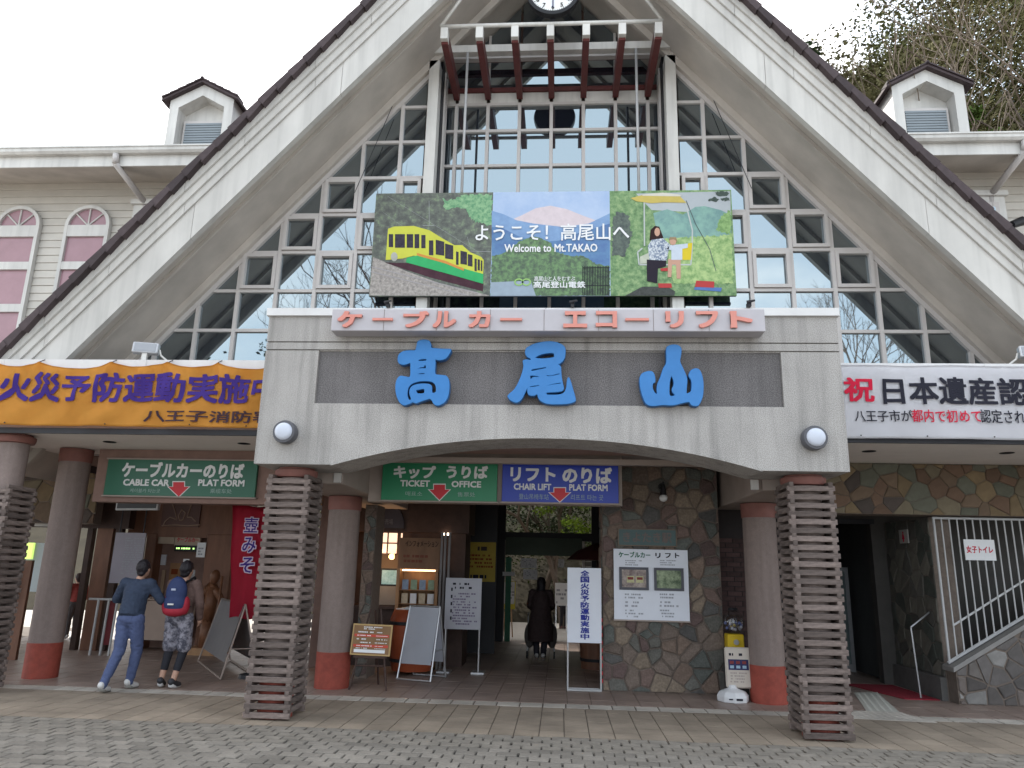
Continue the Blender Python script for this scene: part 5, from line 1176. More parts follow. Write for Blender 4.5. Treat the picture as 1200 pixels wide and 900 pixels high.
# small papers round the doorway
for (u0, v0, u1, v1, y, lab, m_) in ((610, 654, 629, 666, 17.3, 'white paper notice with corner fold hanging in the doorway, upper one', paper), (613, 667, 629.5, 679, 17.3, 'white paper notice hanging in the doorway, lower one', paper),
        (654.5, 655, 661, 665, 17.3, 'narrow white notice hanging right of the doorway centre', paper), (650.5, 683, 665, 710, 20.5, 'white poster board standing before the outdoor steps', paper), (589, 670, 603, 675, 17.2, 'small tilted white notice by the green door leaf', paper),
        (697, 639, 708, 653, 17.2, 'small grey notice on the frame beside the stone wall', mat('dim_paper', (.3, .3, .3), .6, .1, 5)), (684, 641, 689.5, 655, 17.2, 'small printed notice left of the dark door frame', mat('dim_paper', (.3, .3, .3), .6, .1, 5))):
    g, x0, x1, z0, z1 = plate((u0, v0, u1, v1), y, m_, lab, 'notice', 'paper_notice')
    scribble(g, x0+.03, x1-.03, z0+.03, z1-.03, y-.002, tiny, 5, int(u0), fill=.4)
    if y > 18: q = B(); q.tube((x0+.03, y+.03, 0), (x0+.03, y+.03, z1), .015, None, 6); q.tube((x1-.03, y+.03, 0), (x1-.03, y+.03, z1), .015, None, 6); q.out('stand', grey_metal, g)
# yellow-edged standing board outside
g, x0, x1, z0, z1 = plate((588.5, 681, 603.5, 714), 18.6, mat('board_yellow', (.60, .52, .05), .5, .05, 5), 'white notice in a yellow frame standing outside the doorway', 'sign board', 'standing_notice')
q = B(); q.box(x0+.04, x1-.02, 18.59, 18.598, z0+.12, z1-.01); q.out('sheet', paper, g); scribble(g, x0+.08, x1-.05, z0+.16, z1-.08, 18.588, tiny, 6, 3)
q = B(); q.tube((x0+.05, 18.63, 0), (x0+.1, 18.63, z0+.1), .015, None, 6); q.tube((x1-.05, 18.63, 0), (x1-.1, 18.63, z0+.1), .015, None, 6); q.out('stand', wood_lt, g)
# wooden tub right of the doorway
g = thing('wooden_tub', (.55, 13.2, 0), 'brown wooden tub behind the tall white standing sign', 'tub')
q = B(); q.lathe([(.26, 0), (.30, .62), (.31, .63)], (.62, 13.3, 0), 20); q.out('body', brown, g)
q = B(); q.lathe([(.275, 0), (.282, .05)], (.62, 13.3, .12), 20); q.lathe([(.298, 0), (.303, .05)], (.62, 13.3, .48), 20); q.out('hoop', dark, g)
g = thing('parasol', (.7, 15.2, 0), 'dark red folded parasol behind the tall white standing sign', 'parasol')
q = B(); q.lathe([(.62, 0), (.4, .18), (.12, .30), (.02, .34)], (.75, 15.6, 1.80), 10); q.out('canopy', mat('parasol_red', (.07, .018, .015), .8, .1, 5), g)
q = B(); q.tube((.75, 15.6, 0), (.75, 15.6, 1.85), .02, None, 8); q.out('pole', brown_dk, g)
# side walls / back walls of the hall
for bb in ((2.28, 2.40, 11.75, 17.45), (-4.0, -3.68, 12.3, 17.45), (-3.68, -2.41, 17.46, 17.6)):
    q = B(); q.box(*bb, 0, 3.115); q.out('hall_side_wall', interior_wall, sb)
# brick strip right of the stone wall
g = thing('brick_wall', (2.5, 11.56, 0), 'dark brick wall strip between stone wall and round column', 'wall')
q = B(); q.box(2.26, 3.9, 11.56, 11.7, 0, 3.1); q.out('mortar_bed', mat('dark_mortar', (.03, .025, .025), .9, .1, 9), g)
q = B(); q.box(-.10, .10, -.012, .03, -.03, .03); bk = q.out('brick', mat('dark_brick', (.055, .03, .028), .8, .2, 12, .3, rnd=.3), g, origin=(0, 0, 0)); fb = True
for r in range(30):
    for c in range(4):
        loc = (2.37+c*.212+(.106 if r % 2 else 0), 11.56, .05+r*.07)
        if fb: bk.location = Vector(loc)-wl(g); fb = False
        else: inst(bk, g, loc)

# ================================================================== LEFT ENTRANCE (cable car side)
g = thing('platform_gate', (-7.0, 14, 0), 'brown timber platform gate with carved relief panel and ticket boards', 'gate')
x0, z1 = W(155, 588, 14); x1, z0 = W(272, 631, 14)
q = B(); q.box(x0, x1+.1, 14, 14.2, z0, 3.14); hb = q.out('header', brown, g)
q = B(); a, zb = W(188, 617, 13.97); c, zt = W(236, 590, 13.97); q.box(a, c, 13.97, 13.999, zb, zt+.15); rp_ = q.out('relief_panel', mat('relief_brown', (.09, .04, .03), .5, .1, 4), g)
rl = mat('relief_line', (.26, .17, .12), .5, .1, 6); q = B()
def rel(pts): q.path([(W(u, v, 13.95)[0], 13.965, W(u, v, 13.95)[1]) for u, v in pts], .012, 6)
rel([(202, 591), (205, 600), (207, 609), (199, 606), (193, 611), (191, 615)]); rel([(224, 591), (221, 600), (219, 606), (224, 606), (229, 611)]); rel([(213, 597), (217, 601), (214, 609), (210, 610), (209, 604), (213, 597)]); rel([(189, 616), (205, 615), (220, 616), (234, 615)])
q.out('relief', rl, rp_)
for (u0, u1) in ((164, 176), (236, 268)):
    a, _z = W(u0, 690, 14); c, _z = W(u1, 690, 14); q = B(); q.box(a, c, 13.98, 14.25, 0, 2.1); q.out('pillar', brown, g, bevel=.01)
q = B(); a, zb = W(185, 637, 14.05); c, zt = W(205, 628, 14.05); q.box(a, c, 14.05, 14.08, zb, zt); q.out('pale_board', mat('cream_board', (.42, .34, .26), .6, .06, 4), g)
a, zb = W(204, 640, 14.04); c, zt = W(235, 628, 14.04); q = B(); q.box(a, c, 14.04, 14.08, zb, zt); nb = q.out('cable_board', mat('cream_board', (.42, .34, .26), .6, .06, 4), g)
a, zb = W(207, 635, 14.03); c, zt = W(233, 630, 14.03); text('ケーブルカー', nb, a, c, zb, zt, 14.035, rdp, .02, .001)
a, zb = W(204, 646, 14.02); c, zt = W(233, 639.5, 14.02); q = B(); q.box(a, c, 14.02, 14.10, zb, zt); q.out('display_box', black, g)
scribble(g, a+.03, c-.03, zb+.03, zt-.03, 14.018, mat('lit_dots', (.3, .6, .2), .5, .02, 5, emit=(.5, 1, .25, 1.2)), 1, 3, name='display_text')
a, zb = W(231, 653, 14.0); c, zt = W(243, 636, 14.0); q = B(); q.box(a, c, 13.95, 13.96, zb, zt); pn = q.out('notice', paper, g); scribble(pn, a+.03, c-.03, zb+.03, zt-.03, 13.948, tiny, 4, 5)
for (u0, v0, u1, v1, m_) in ((196, 660, 212, 690, wood_lt), (186, 668, 194, 700, mat('inner_cream', (.34, .24, .16), .7, .08, 4)), (184, 650, 195, 662, board_w)):
    a, zb = W(u0, v1, 14.3); c, zt = W(u1, v0, 14.3); q = B(); q.box(a, c, 14.3, 14.33, zb, zt); q.out('ticket_panel', m_, g)
q = B(); a, _z = W(176, 700, 14.3); c, _z = W(237, 700, 14.3); q.box(a, c, 14.35, 14.4, 0, 2.1); q.out('gate_back', interior_wall, g)
q = B(); q.box(a, c, 14.02, 14.33, .86, .93); q.box(a, c, 14.05, 14.09, .2, .86); q.out('counter', mat('counter_beige', (.28, .21, .17), .6, .06, 4), g)
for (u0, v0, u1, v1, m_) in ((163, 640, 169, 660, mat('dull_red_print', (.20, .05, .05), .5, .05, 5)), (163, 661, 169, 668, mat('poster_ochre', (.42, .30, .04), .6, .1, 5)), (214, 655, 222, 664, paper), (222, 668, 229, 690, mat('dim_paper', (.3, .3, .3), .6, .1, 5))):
    a, zb = W(u0, v1, 13.96); c, zt = W(u1, v0, 13.96); q = B(); q.box(a, c, 13.955, 13.965, zb, zt); q.out('small_poster', m_, g)
a, zb = W(197, 688, 14.29); c, zt = W(211, 664, 14.29); scribble(g, a+.02, c, zb, zt, 14.285, mat('board_red_print', (.20, .05, .02), .6, .1, 5), 2, 12)
# carved wooden figure by the gate
g = thing('wooden_statue', (-6.15, 13.6, 0), 'rough carved wooden statue on a low plinth beside the gate pillar', 'statue')
q = B(); q.box(-6.55, -5.95, 13.3, 13.8, 0, .12); q.out('plinth', wood_lt, g)
q = B(); q.tube((-6.28, 13.5, .12), (-6.30, 13.5, .6), .13, .10, 9); q.tube((-6.30, 13.5, .55), (-6.24, 13.5, 1.15), .10, .14, 9); q.ball((-6.22, 13.45, 1.33), (.09, .10, .13)); q.tube((-6.28, 13.5, 1.2), (-6.02, 13.35, .95), .07, .06, 8); q.tube((-6.28, 13.5, 1.2), (-6.5, 13.4, .9), .07, .06, 8); q.tube((-6.05, 13.3, .12), (-6.02, 13.3, 1.35), .025, .02, 8); q.out('figure', mat('carved_wood', (.14, .06, .03), .5, .3, 9, .5), g, smooth=True)
# hanging monitor, header beam, timber posts of the left bay
g = thing('hanging_monitor', (-7.9, 12.3, 2.2), 'flat monitor in a pale frame hanging beside the left round column', 'monitor')
M = Matrix.Translation((-7.15, 12.2, 2.55)) @ Matrix.Rotation(RAD(-14), 4, 'Z')
q = B(); q.box(-.45, .45, 0, .06, -.14, .14); q.out('frame', rail_m, g, xf=M, bevel=.01); q = B(); q.box(-.41, .41, -.006, -.001, -.11, .12); q.out('screen', black, g, xf=M)
q = B(); q.tube((-7.15, 12.25, 2.69), (-7.15, 12.25, 3.14), .015, None, 6); q.out('hanger', dark, g)
q = B(); q.box(-10.5, -7.95, 13.4, 13.6, 2.15, 2.62); q.out('left_bay_beam', brown_dk, sb)
g = thing('gate_fence', (-8.2, 13.2, 0), 'timber posts with metal queue rails behind the left round column', 'fence')
for u, w_ in ((99, .10), (117, .30), (133, .12)):
    x, _z = W(u, 690, 13.6); q = B(); q.box(x-w_/2, x+w_/2, 13.5, 13.62, 0, 2.3); q.out('post', brown_dk if w_ < .2 else brown, g)
for u in (112, 124, 134, 146):
    x, _z = W(u, 720, 12.9); q = B(); q.tube((x, 12.9, 0), (x+.02, 12.9, .92), .02, None, 8); q.out('rail_post', rail_m, g)
x0, _z = W(104, 706, 12.9); x1, _z = W(160, 706, 12.9); q = B(); q.tube((x0, 12.9, .92), (x1, 12.9, .92), .02, None, 8); q.out('top_rail', rail_m, g)
x0, _z = W(124, 706, 13); x1, _z = W(132, 706, 13); q = B(); q.box(x0, x1, 13.1, 13.12, .15, .92); q.out('red_panel', mat('dark_red_panel', (.13, .015, .02), .6, .05, 5), g)
x0, _z = W(160, 706, 13); x1, _z = W(200, 706, 13); q = B(); q.box(x0, x1, 13.1, 13.12, .25, .90); q.tube((x0, 13.1, .93), (x1, 13.1, .93), .02, None, 6); q.out('beige_panel', mat('counter_beige', (.28, .21, .17), .6, .06, 4), g)
g, x0, x1, z0, z1 = plate((136, 624, 163, 684), 13.2, mat('timetable_white', (.27, .25, .29), .5, .05, 4), 'pale timetable board hanging left of the navy-clad walker', 'sign board', 'timetable_board', .03)
for k in range(6): scribble(g, x0+.20+k*.055, x0+.245+k*.055, z0+.15, z1-.08, 13.198, tiny, 16, k+3)
q = B(); q.tube((x0+.06, 13.22, z1), (x0+.06, 13.22, 3.14), .012, None, 6); q.tube((x1-.06, 13.22, z1), (x1-.06, 13.22, 3.14), .012, None, 6); q.out('hanger', dark, g)
# far-left stone wall and back of the bay
fl = front_wall('stone_wall', 'stone wall high behind the leftmost columns', [(-10.6, 2.2), (-8.3, 2.2), (-8.3, 3.14), (-10.6, 3.14)], 12.9, 13.1, .26, 61, ochre_m, .008)
# partition with map, light box
g = thing('brown_partition', (-9.0, 11.7, 0), 'brown partition board with pale timber edge at the far left', 'partition')
x0, z1 = W(12, 656, 12.0); x1, _z = W(38, 656, 12.0); xe, _z = W(21, 656, 12.0)
q = B(); q.box(x0-1.2, x1, 12.0, 12.06, 0, z1); q.out('panel', brown, g); q = B(); q.box(xe-.03, xe+.03, 11.97, 11.999, 0, z1); q.out('edge_post', mat('pale_timber', (.42, .24, .12), .6, .1, 5), g)
x0, z1 = W(-12, 663, 11.9); x1, z0 = W(13, 703, 11.9)
g = thing('map_board', ((x0+x1)/2, 11.9, z0), 'pale blue map poster on the brown partition at the left edge', 'poster')
q = B(); q.box(x0, x1, 11.93, 11.95, z0, z1); q.out('sheet', print_mat('map_print', (.34, .40, .36), (.52, .58, .58), 4), g)
q = B(); q.box(x0, x1, 11.928, 11.9295, z0, z0+.08); q.out('map_border', mat('map_yellow', (.42, .42, .2), .6, .1, 6), g)
q = B()
for i in range(5): q.box(x0+.1*i, x0+.1*i+.07, 11.926, 11.9275, z0+.16+.02*(i % 3), z0+.21+.02*(i % 3))
q.out('map_mark', mat('map_teal', (.06, .25, .2), .6, .1, 6), g)
g, x0, x1, z0, z1 = plate((34, 636, 57, 694), 16.5, mat('far_board', (.36, .42, .44), .5, .05, 3), 'far pale grey board with a lime green edge beyond the left column', 'sign board', 'far_board', .05)
q = B(); q.box(x0-.0, x0+.16, 16.44, 16.499, z1-.36, z1); q.out('lime_edge', mat('lime_light', (.55, .75, .15), .5, .05, 3, emit=(.7, 1, .25, .5)), g)
q = B(); q.tube((x0+.1, 16.55, 0), (x0+.1, 16.55, z0), .03, None, 6); q.tube((x1-.1, 16.55, 0), (x1-.1, 16.55, z0), .03, None, 6); q.out('leg', dark, g)
g, x0, x1, z0, z1 = plate((41, 612, 57, 617), 13.3, white, 'narrow white strip sign left of the round column', 'sign', 'strip_sign')
# distant visitor behind the fence
# ================================================================== PEOPLE
TMP = bpy.data.scenes.new('tmp_eval')
def remesh(q, vox=.014, sm=3, crease=0):
    bmesh.ops.recalc_face_normals(q.b, faces=q.b.faces); me = bpy.data.meshes.new('t'); q.b.to_mesh(me); q.b.free()
    o = bpy.data.objects.new('t', me); TMP.collection.objects.link(o)
    m = o.modifiers.new('r', 'REMESH'); m.mode = 'VOXEL'; m.voxel_size = vox
    m = o.modifiers.new('s', 'SMOOTH'); m.iterations = sm; m.factor = .5
    TMP.view_layers[0].update(); dg = TMP.view_layers[0].depsgraph
    r = bpy.data.meshes.new_from_object(o.evaluated_get(dg)); bpy.data.objects.remove(o); bpy.data.meshes.remove(me)
    n = B(); n.b.from_mesh(r); bpy.data.meshes.remove(r)
    if crease:
        n.b.normal_update()
        for v in n.b.verts:
            c = v.co; w = noise.noise(Vector((c.x*9, c.y*9, c.z*20)))*.6+noise.noise(Vector((c.x*22+3, c.y*22, c.z*34+c.x*20)))*.4
            v.co += v.normal*(-abs(w)*crease*2+crease*.5)
    return n
def limb(q, pts, rs):
    for (a, b, r0, r1) in zip(pts, pts[1:], rs, rs[1:]):
        q.tube(a, b, r0, r1, 14); 
    for p, r in zip(pts, rs): q.ball(p, r, n=14)
def hand(q, wrist, d, side):                            # palm, four unequal fingers, thumb
    wrist, d = Vector(wrist), Vector(d).normalized(); sd = Vector((0, 1, 0)) if abs(d.y) < .8 else Vector((1, 0, 0)); sd = (sd-d*sd.dot(d)).normalized(); up = d.cross(sd)
    q.tube(wrist, wrist+d*.08, .024, .032, 10); q.ball(wrist+d*.05, (.032, .034, .036), n=10)
    for i, l in enumerate((.066, .076, .070, .055)):
        b = wrist+d*.08+sd*(.027-.018*i); m_ = b+d*l*.5+up*.008*side; q.tube(b, m_, .0085, .008, 8); q.tube(m_, m_+d*l*.45+up*.022*side, .008, .0068, 8); q.ball(m_, .0082, n=8)
    b = wrist+d*.03+sd*.03; q.tube(b, b+d*.035+sd*.022, .0115, .0095, 8); q.tube(b+d*.035+sd*.022, b+d*.06+sd*.024, .0095, .008, 8)
skin_m = mat('skin', (.40, .235, .17), .55, .05, 12)
def head(q, c, s=1.0, fwd=(0, 1, 0)):
    c = Vector(c); f = Vector(fwd).normalized(); r = Vector((f.y, -f.x, 0)); M = Matrix((r, f, Vector((0, 0, 1)))).transposed().to_4x4()
    P = lambda x, y, z: c+(M @ Vector((x, y, z)))*s
    q.ball(c, (.075*s, .094*s, .112*s), n=20, M=M); q.ball(P(0, .03, -.06), (.055*s, .06*s, .05*s), n=14, M=M)
    q.tube(P(0, .088, .01), P(0, .112, -.028), .010*s, .017*s, 8)
    for k in (-1, 1):
        q.ball(P(.077*k, -.005, -.005), (.012*s, .022*s, .032*s), n=10, M=M); q.ball(P(.032*k, .082, .008), .013*s, n=8)
    q.tube(P(-.022, .087, -.055), P(.022, .087, -.055), .008*s, .008*s, 8)
def place(q, loc, yaw=0, s=1): return Matrix.Translation(loc) @ Matrix.Rotation(yaw, 4, 'Z') @ Matrix.Scale(s, 4)
def person(label, loc, yaw, s, J, top, bottom, hair_m, shoe_m, hair='short', sole=None, cuff=None, bottom_len=1.0, sleeve=1.0, legging=None, skin=skin_m, fwd=(0, 1, 0), extra=None):
    g = thing('person', loc, label, 'person'); M = place(None, loc, yaw, s)
    pel, ch, nk, hd = Vector(J['pel']), Vector(J['ch']), Vector(J['nk']), Vector(J['hd'])
    q = B(); q.ball(pel, (.155, .105, .12)); q.ball(ch, (.165, .105, .16)); q.tube(pel, ch, .13, .135, 16); limb(q, [ch+Vector((0, 0, .12)), nk, hd-Vector((0, 0, .05))], [.07, .052, .05])
    head(q, hd, 1, fwd)
    for k in ('L', 'R'):
        sh, el, wr, hp, kn, an, to = [Vector(J[n+k]) for n in ('sh', 'el', 'wr', 'hp', 'kn', 'an', 'to')]
        limb(q, [sh, el, wr], [.052, .038, .025]); hand(q, wr, wr-el, 1 if k == 'L' else -1)
        limb(q, [hp, kn, an], [.088, .055, .036]); limb(q, [an-Vector((0, 0, .03)), an+(to-an)*.5, to], [.036, .034, .028])
    remesh(q, .011).out('body', skin, g, smooth=True, xf=M)
    q = B(); q.ball(ch, (.185, .125, .175)); q.tube(ch, pel+Vector((0, 0, .02)), .155, .160, 18); q.ball(pel+Vector((0, 0, .03)), (.172, .125, .08)); q.tube(ch+Vector((0, 0, .10)), nk-Vector((0, 0, .01)), .10, .066, 14)
    for k in ('L', 'R'):
        sh, el, wr = [Vector(J[n+k]) for n in ('sh', 'el', 'wr')]; we = el+(wr-el)*max(0, sleeve*2-1.02); limb(q, [sh, el, we] if sleeve > .55 else [sh, sh+(el-sh)*sleeve*2], [.073, .058, .043] if sleeve > .55 else [.073, .066])
        q.tube(ch+Vector((0, 0, .09)), sh, .09, .068, 12)
    tp = remesh(q, .012, 3, .010); tp.out('top_garment', top, g, smooth=True, xf=M)
    q = B(); q.ball(pel-Vector((0, 0, .02)), (.172, .132, .12))
    for k in ('L', 'R'):
        hp, kn, an = [Vector(J[n+k]) for n in ('hp', 'kn', 'an')]
        if bottom_len >= 1: limb(q, [hp, kn, an], [.103, .072, .052])
        else: limb(q, [hp, hp+(kn-hp)*bottom_len*2], [.105, .092])
    remesh(q, .012, 3, .011).out('trousers' if bottom_len >= 1 else 'shorts', bottom, g, smooth=True, xf=M)
    if legging:
        q = B()
        for k in ('L', 'R'):
            hp, kn, an = [Vector(J[n+k]) for n in ('hp', 'kn', 'an')]; limb(q, [hp+(kn-hp)*.6, kn, kn+(an-kn)*.62], [.070, .062, .050])
        remesh(q, .012, 3).out('leggings', legging, g, smooth=True, xf=M)
    for k in ('L', 'R'):
        an, to = Vector(J['an'+k]), Vector(J['to'+k]); q = B(); d = (to-an); limb(q, [an-Vector((0, 0, .01))-d*.25, an+d*.45-Vector((0, 0, .015)), to], [.044, .045, .036]); remesh(q, .012, 2).out('shoe', shoe_m, g, smooth=True, xf=M)
        if sole: q = B(); a, b = an-d*.3-Vector((0, 0, .05)), to+d*.06-Vector((0, 0, .022)); q.tube(a, b, .034, .034, 10); q.out('sole', sole, g, xf=M @ Matrix.Identity(4), smooth=True)
    q = B(); f = Vector(fwd).normalized()
    if hair == 'short': q.ball(hd+Vector((0, 0, .028))-f*.018, (.088, .100, .104), n=18); q.ball(hd-f*.05-Vector((0, 0, .035)), (.066, .05, .07), n=14)
    else: q.ball(hd+Vector((0, 0, .025))-f*.02, (.092, .104, .108), n=18); limb(q, [hd-f*.05, hd-f*.075-Vector((0, 0, .16)), hd-f*.08-Vector((0, 0, .28))], [.085, .085, .05])
    h_ = remesh(q, .012, 2)
    for v in h_.b.verts: v.co += v.normal*(noise.noise(v.co*38)*.008+noise.noise(Vector((v.co.x*90, v.co.y*90, v.co.z*25)))*.007)
    h_.out('hair', hair_m, g, smooth=True, xf=M)
    return g, M
navy = mat('navy_knit', (.030, .042, .072), .85, .12, 30, .2); jeans = mat('blue_jeans', (.065, .085, .17), .8, .12, 20, .2); blackhair = mat('black_hair', (.012, .009, .012), .5, .3, 60, .4, stretch=(1, 1, .2)); wshoe = mat('white_shoe', (.55, .54, .53), .55, .05, 9)
fx, fy = GP(127, 816); bx, by_ = GP(146, 806)
J1 = dict(pel=(0, 0, .93), ch=(.0, .05, 1.24), nk=(.005, .075, 1.42), hd=(.03, .10, 1.56),
    shL=(-.185, .06, 1.37), elL=(-.33, .12, 1.15), wrL=(-.22, .30, 1.12), shR=(.185, .06, 1.37), elR=(.31, .15, 1.15), wrR=(.22, .33, 1.12),
    hpL=(-.085, 0, .90), knL=(-.07, -.04, .50), anL=(-.06, -.30, .10), toL=(-.07, -.16, .035), hpR=(.09, 0, .90), knR=(.09, .10, .49), anR=(.03, .12, .09), toR=(.04, .27, .03))
gx_, gy_ = GP(142, 811)
person('walker in navy sweater and blue trousers striding into the left entrance, elbows out', (gx_-.08, gy_+.12, 0), RAD(-4), .95, J1, navy, jeans, blackhair, wshoe, sole=mat('grey_sole', (.25, .24, .22), .7, .05, 5))
J2 = dict(pel=(0, 0, .90), ch=(.01, .02, 1.19), nk=(.01, .03, 1.36), hd=(.0, .05, 1.50),
    shL=(-.165, .02, 1.31), elL=(-.21, .03, 1.06), wrL=(-.17, .16, .90), shR=(.18, .02, 1.31), elR=(.25, .02, 1.07), wrR=(.22, .12, .88),
    hpL=(-.08, 0, .88), knL=(-.10, .03, .49), anL=(-.13, -.03, .09), toL=(-.17, .11, .03), hpR=(.085, 0, .88), knR=(.09, .05, .48), anR=(.045, -.05, .085), toR=(.05, .10, .03))
camo = print_mat('camo_print', (.05, .05, .07), (.26, .25, .29), 15, (.42, .58), .85); tan = mat('tan_jacket', (.12, .075, .065), .85, .12, 20, .2)
x2, y2 = GP(200, 806)
g2, M2 = person('young walker with navy and red backpack, camouflage shorts and black leggings', (x2, y2, 0), RAD(-2), .985, J2, tan, camo, blackhair, mat('black_shoe', (.03, .03, .035), .6, .1, 9), sole=wshoe, bottom_len=.46, legging=mat('black_legging', (.018, .018, .024), .8, .1, 9), sleeve=1)
bp = thing('backpack', (x2, y2-.15, .9), 'navy backpack with red lower pocket on the back of the young walker', 'backpack')
q = B(); q.ball((.01, -.17, 1.20), (.145, .09, .22), n=18); q.ball((.01, -.17, 1.08), (.155, .10, .15), n=18); remesh(q, .013, 4).out('bag', mat('pack_navy', (.022, .035, .10), .7, .12, 20, .2), bp, smooth=True, xf=M2)
q = B(); q.ball((.01, -.172, .975), (.160, .094, .075), n=18); q.ball((-.13, -.15, 1.05), (.05, .06, .12), n=12); q.ball((.15, -.15, 1.05), (.05, .06, .12), n=12); remesh(q, .013, 3).out('red_pocket', mat('pack_red', (.28, .015, .03), .7, .08, 20), bp, smooth=True, xf=M2)
q = B(); q.box(-.035, .045, -.282, -.27, 1.055, 1.075); q.out('patch', wshoe, bp, xf=M2); q = B(); q.box(-.015, .045, -.268, -.258, 1.24, 1.265); q.out('patch', mat('patch_pale', (.35, .38, .5), .6, .05, 5), bp, xf=M2)
q = B()
for k in (-1, 1): q.path([(.01+.09*k, -.12, 1.34), (.01+.125*k, .02, 1.41), (.01+.12*k, .13, 1.28), (.01+.13*k, .10, 1.08), (.01+.13*k, -.1, 1.0)], .016, 8)
q.out('strap', black, bp, xf=M2)
# woman with rollator, in the hall
J3 = dict(pel=(0, 0, .84), ch=(.0, .04, 1.14), nk=(.0, .07, 1.30), hd=(.0, .11, 1.44),
    shL=(-.17, .05, 1.26), elL=(-.23, .10, 1.02), wrL=(-.20, .32, .95), shR=(.17, .05, 1.26), elR=(.23, .10, 1.02), wrR=(.20, .32, .95),
    hpL=(-.08, 0, .82), knL=(-.09, .05, .45), anL=(-.07, .03, .09), toL=(-.08, .16, .03), hpR=(.085, 0, .82), knR=(.09, .0, .45), anR=(.06, -.10, .10), toR=(.07, .03, .03))
x3, y3 = GP(633, 774)
coat = mat('dark_coat', (.035, .022, .022), .85, .15, 12, .2)
g3, M3 = person('woman with long black hair and dark coat pushing a walker through the hall', (x3, y3, 0), 0, .93, J3, coat, mat('dark_trousers', (.015, .014, .02), .8, .1, 9), blackhair, mat('pale_shoe', (.35, .34, .33), .6, .05, 9), hair='long')
q = B(); q.lathe([(.25, .36), (.245, .62), (.19, .95), (.17, 1.15), (.12, 1.30)], (0, .02, 0), 20)
c_ = remesh(q, .015, 2, .016); c_.out('coat', coat, g3, smooth=True, xf=M3)
g = thing('rollator', (x3, y3+.3, 0), 'four-wheeled walker with bulging side bags pushed by the dark-coated woman', 'walker')
q = B()
for k in (-1, 1): q.path([(.24*k, .32, .88), (.26*k, .36, .8), (.27*k, .30, .12)], .013, 8); q.path([(.26*k, .36, .8), (.25*k, .62, .12)], .013, 8)
q.path([(-.26, .36, .6), (.26, .36, .6)], .012, 8); q.out('frame', grey_metal, g, xf=M3)
for k in (-1, 1):
    for y in (.30, .62): q = B(); q.tube((.27*k-.015, y, .07), (.27*k+.015, y, .07), .07, .07, 16); q.out('wheel', black, g, xf=M3)
    q = B(); q.ball((.22*k, .26, .44), (.11, .15, .24), n=14); q.out('bag', mat('walker_bag', (.10, .09, .085), .8, .15, 9), g, smooth=True, xf=M3)
# child in the courtyard
x4, y4 = GP(661, 737)
J4 = {k: (v[0]*1.0, v[1], v[2]) for k, v in J2.items()}
person('small child in dark clothes standing outside the rear doorway', (x4, y4, 0), RAD(10), .66, J4, mat('child_navy', (.02, .022, .035), .85, .1, 9), mat('child_trousers', (.02, .02, .024), .85, .1, 9), blackhair, mat('child_shoe', (.12, .05, .05), .6, .1, 9))
# seated helper behind the fence, far left
J5 = dict(J2); x5, z5 = W(90, 700, 15.2)
person('distant visitor in red and white behind the queue rails at the left', (x5, 15.2, 0), RAD(60), .80, J5, mat('visitor_red', (.32, .06, .05), .8, .1, 9), mat('visitor_trousers', (.10, .09, .09), .85, .1, 9), mat('brown_hair', (.05, .03, .03), .6, .1, 20), wshoe)
bpy.data.scenes.remove(TMP)

# ================================================================== COURTYARD, HILL AND TREES
def leaf_cloud(q, rd, clumps, per, size, flat=.5):
    V = q.b.verts.new; F = q.b.faces.new
    for (c, r) in clumps:
        for _ in range(per):
            d = Vector((rd.gauss(0, 1), rd.gauss(0, 1), rd.gauss(0, 1)*flat)); d = d.normalized()*(rd.random()**.45)*r; d.z *= .7; p = Vector(c)+d
            a = Vector((rd.gauss(0, 1), rd.gauss(0, 1), rd.gauss(0, .6))).normalized(); b = a.cross(Vector((rd.gauss(0, 1), rd.gauss(0, 1), rd.gauss(0, 1)))).normalized()
            s = size*rd.uniform(.5, 1.2); F((V(p-a*s*.5), V(p+b*s*.25), V(p+a*s*.5), V(p-b*s*.25)))
def branches(q, rd, p, d, l, r, depth, tips, spread=.6, up=.15, minr=.006, sides=5, maxd=99):
    n = 3; pts = [Vector(p)]; dd = Vector(d).normalized()
    for i in range(n):
        dd = (dd+Vector((rd.gauss(0, .13), rd.gauss(0, .13), rd.gauss(0, .08)+up*.25))).normalized(); pts.append(pts[-1]+dd*l/n)
    for i in range(n):
        t0, t1 = i/n, (i+1)/n; q.tube(pts[i], pts[i+1], r*(1-.4*t0), r*(1-.4*t1), sides if r > .03 else 3, cap=False)
    if depth == 0: tips.append((pts[-1], dd)); return
    k = rd.choice((2, 3, 3)); 
    for i in range(k):
        a = rd.uniform(0, 2*pi); side = dd.orthogonal().normalized(); side.rotate(Matrix.Rotation(a, 3, dd)); nd = (dd+side*spread*rd.uniform(.6, 1.2)+Vector((0, 0, up))).normalized()
        at = pts[-1] if i == 0 else pts[rd.choice((2, 3))]
        branches(q, rd, at, nd, l*rd.uniform(.62, .82), max(minr, r*.58), depth-1, tips, spread, up, minr, sides)
bark = mat('bark', (.13, .105, .085), .9, .25, 6, .5, stretch=(1, 1, .3)); palebark = mat('pale_bark', (.20, .16, .125), .9, .25, 6, .5); barkdk = mat('dark_bark', (.06, .045, .035), .9, .25, 6, .5)
lf_a = mat('foliage_olive', (.095, .10, .04), .7, .45, .7); lf_b = mat('foliage_brown', (.125, .115, .055), .7, .45, .7); lf_c = mat('foliage_green', (.07, .11, .025), .65, .35, 1.5); lf_d = mat('foliage_bright', (.20, .30, .03), .6, .35, 1.5); lf_e = mat('foliage_dark', (.025, .04, .018), .7, .3, 1.5)
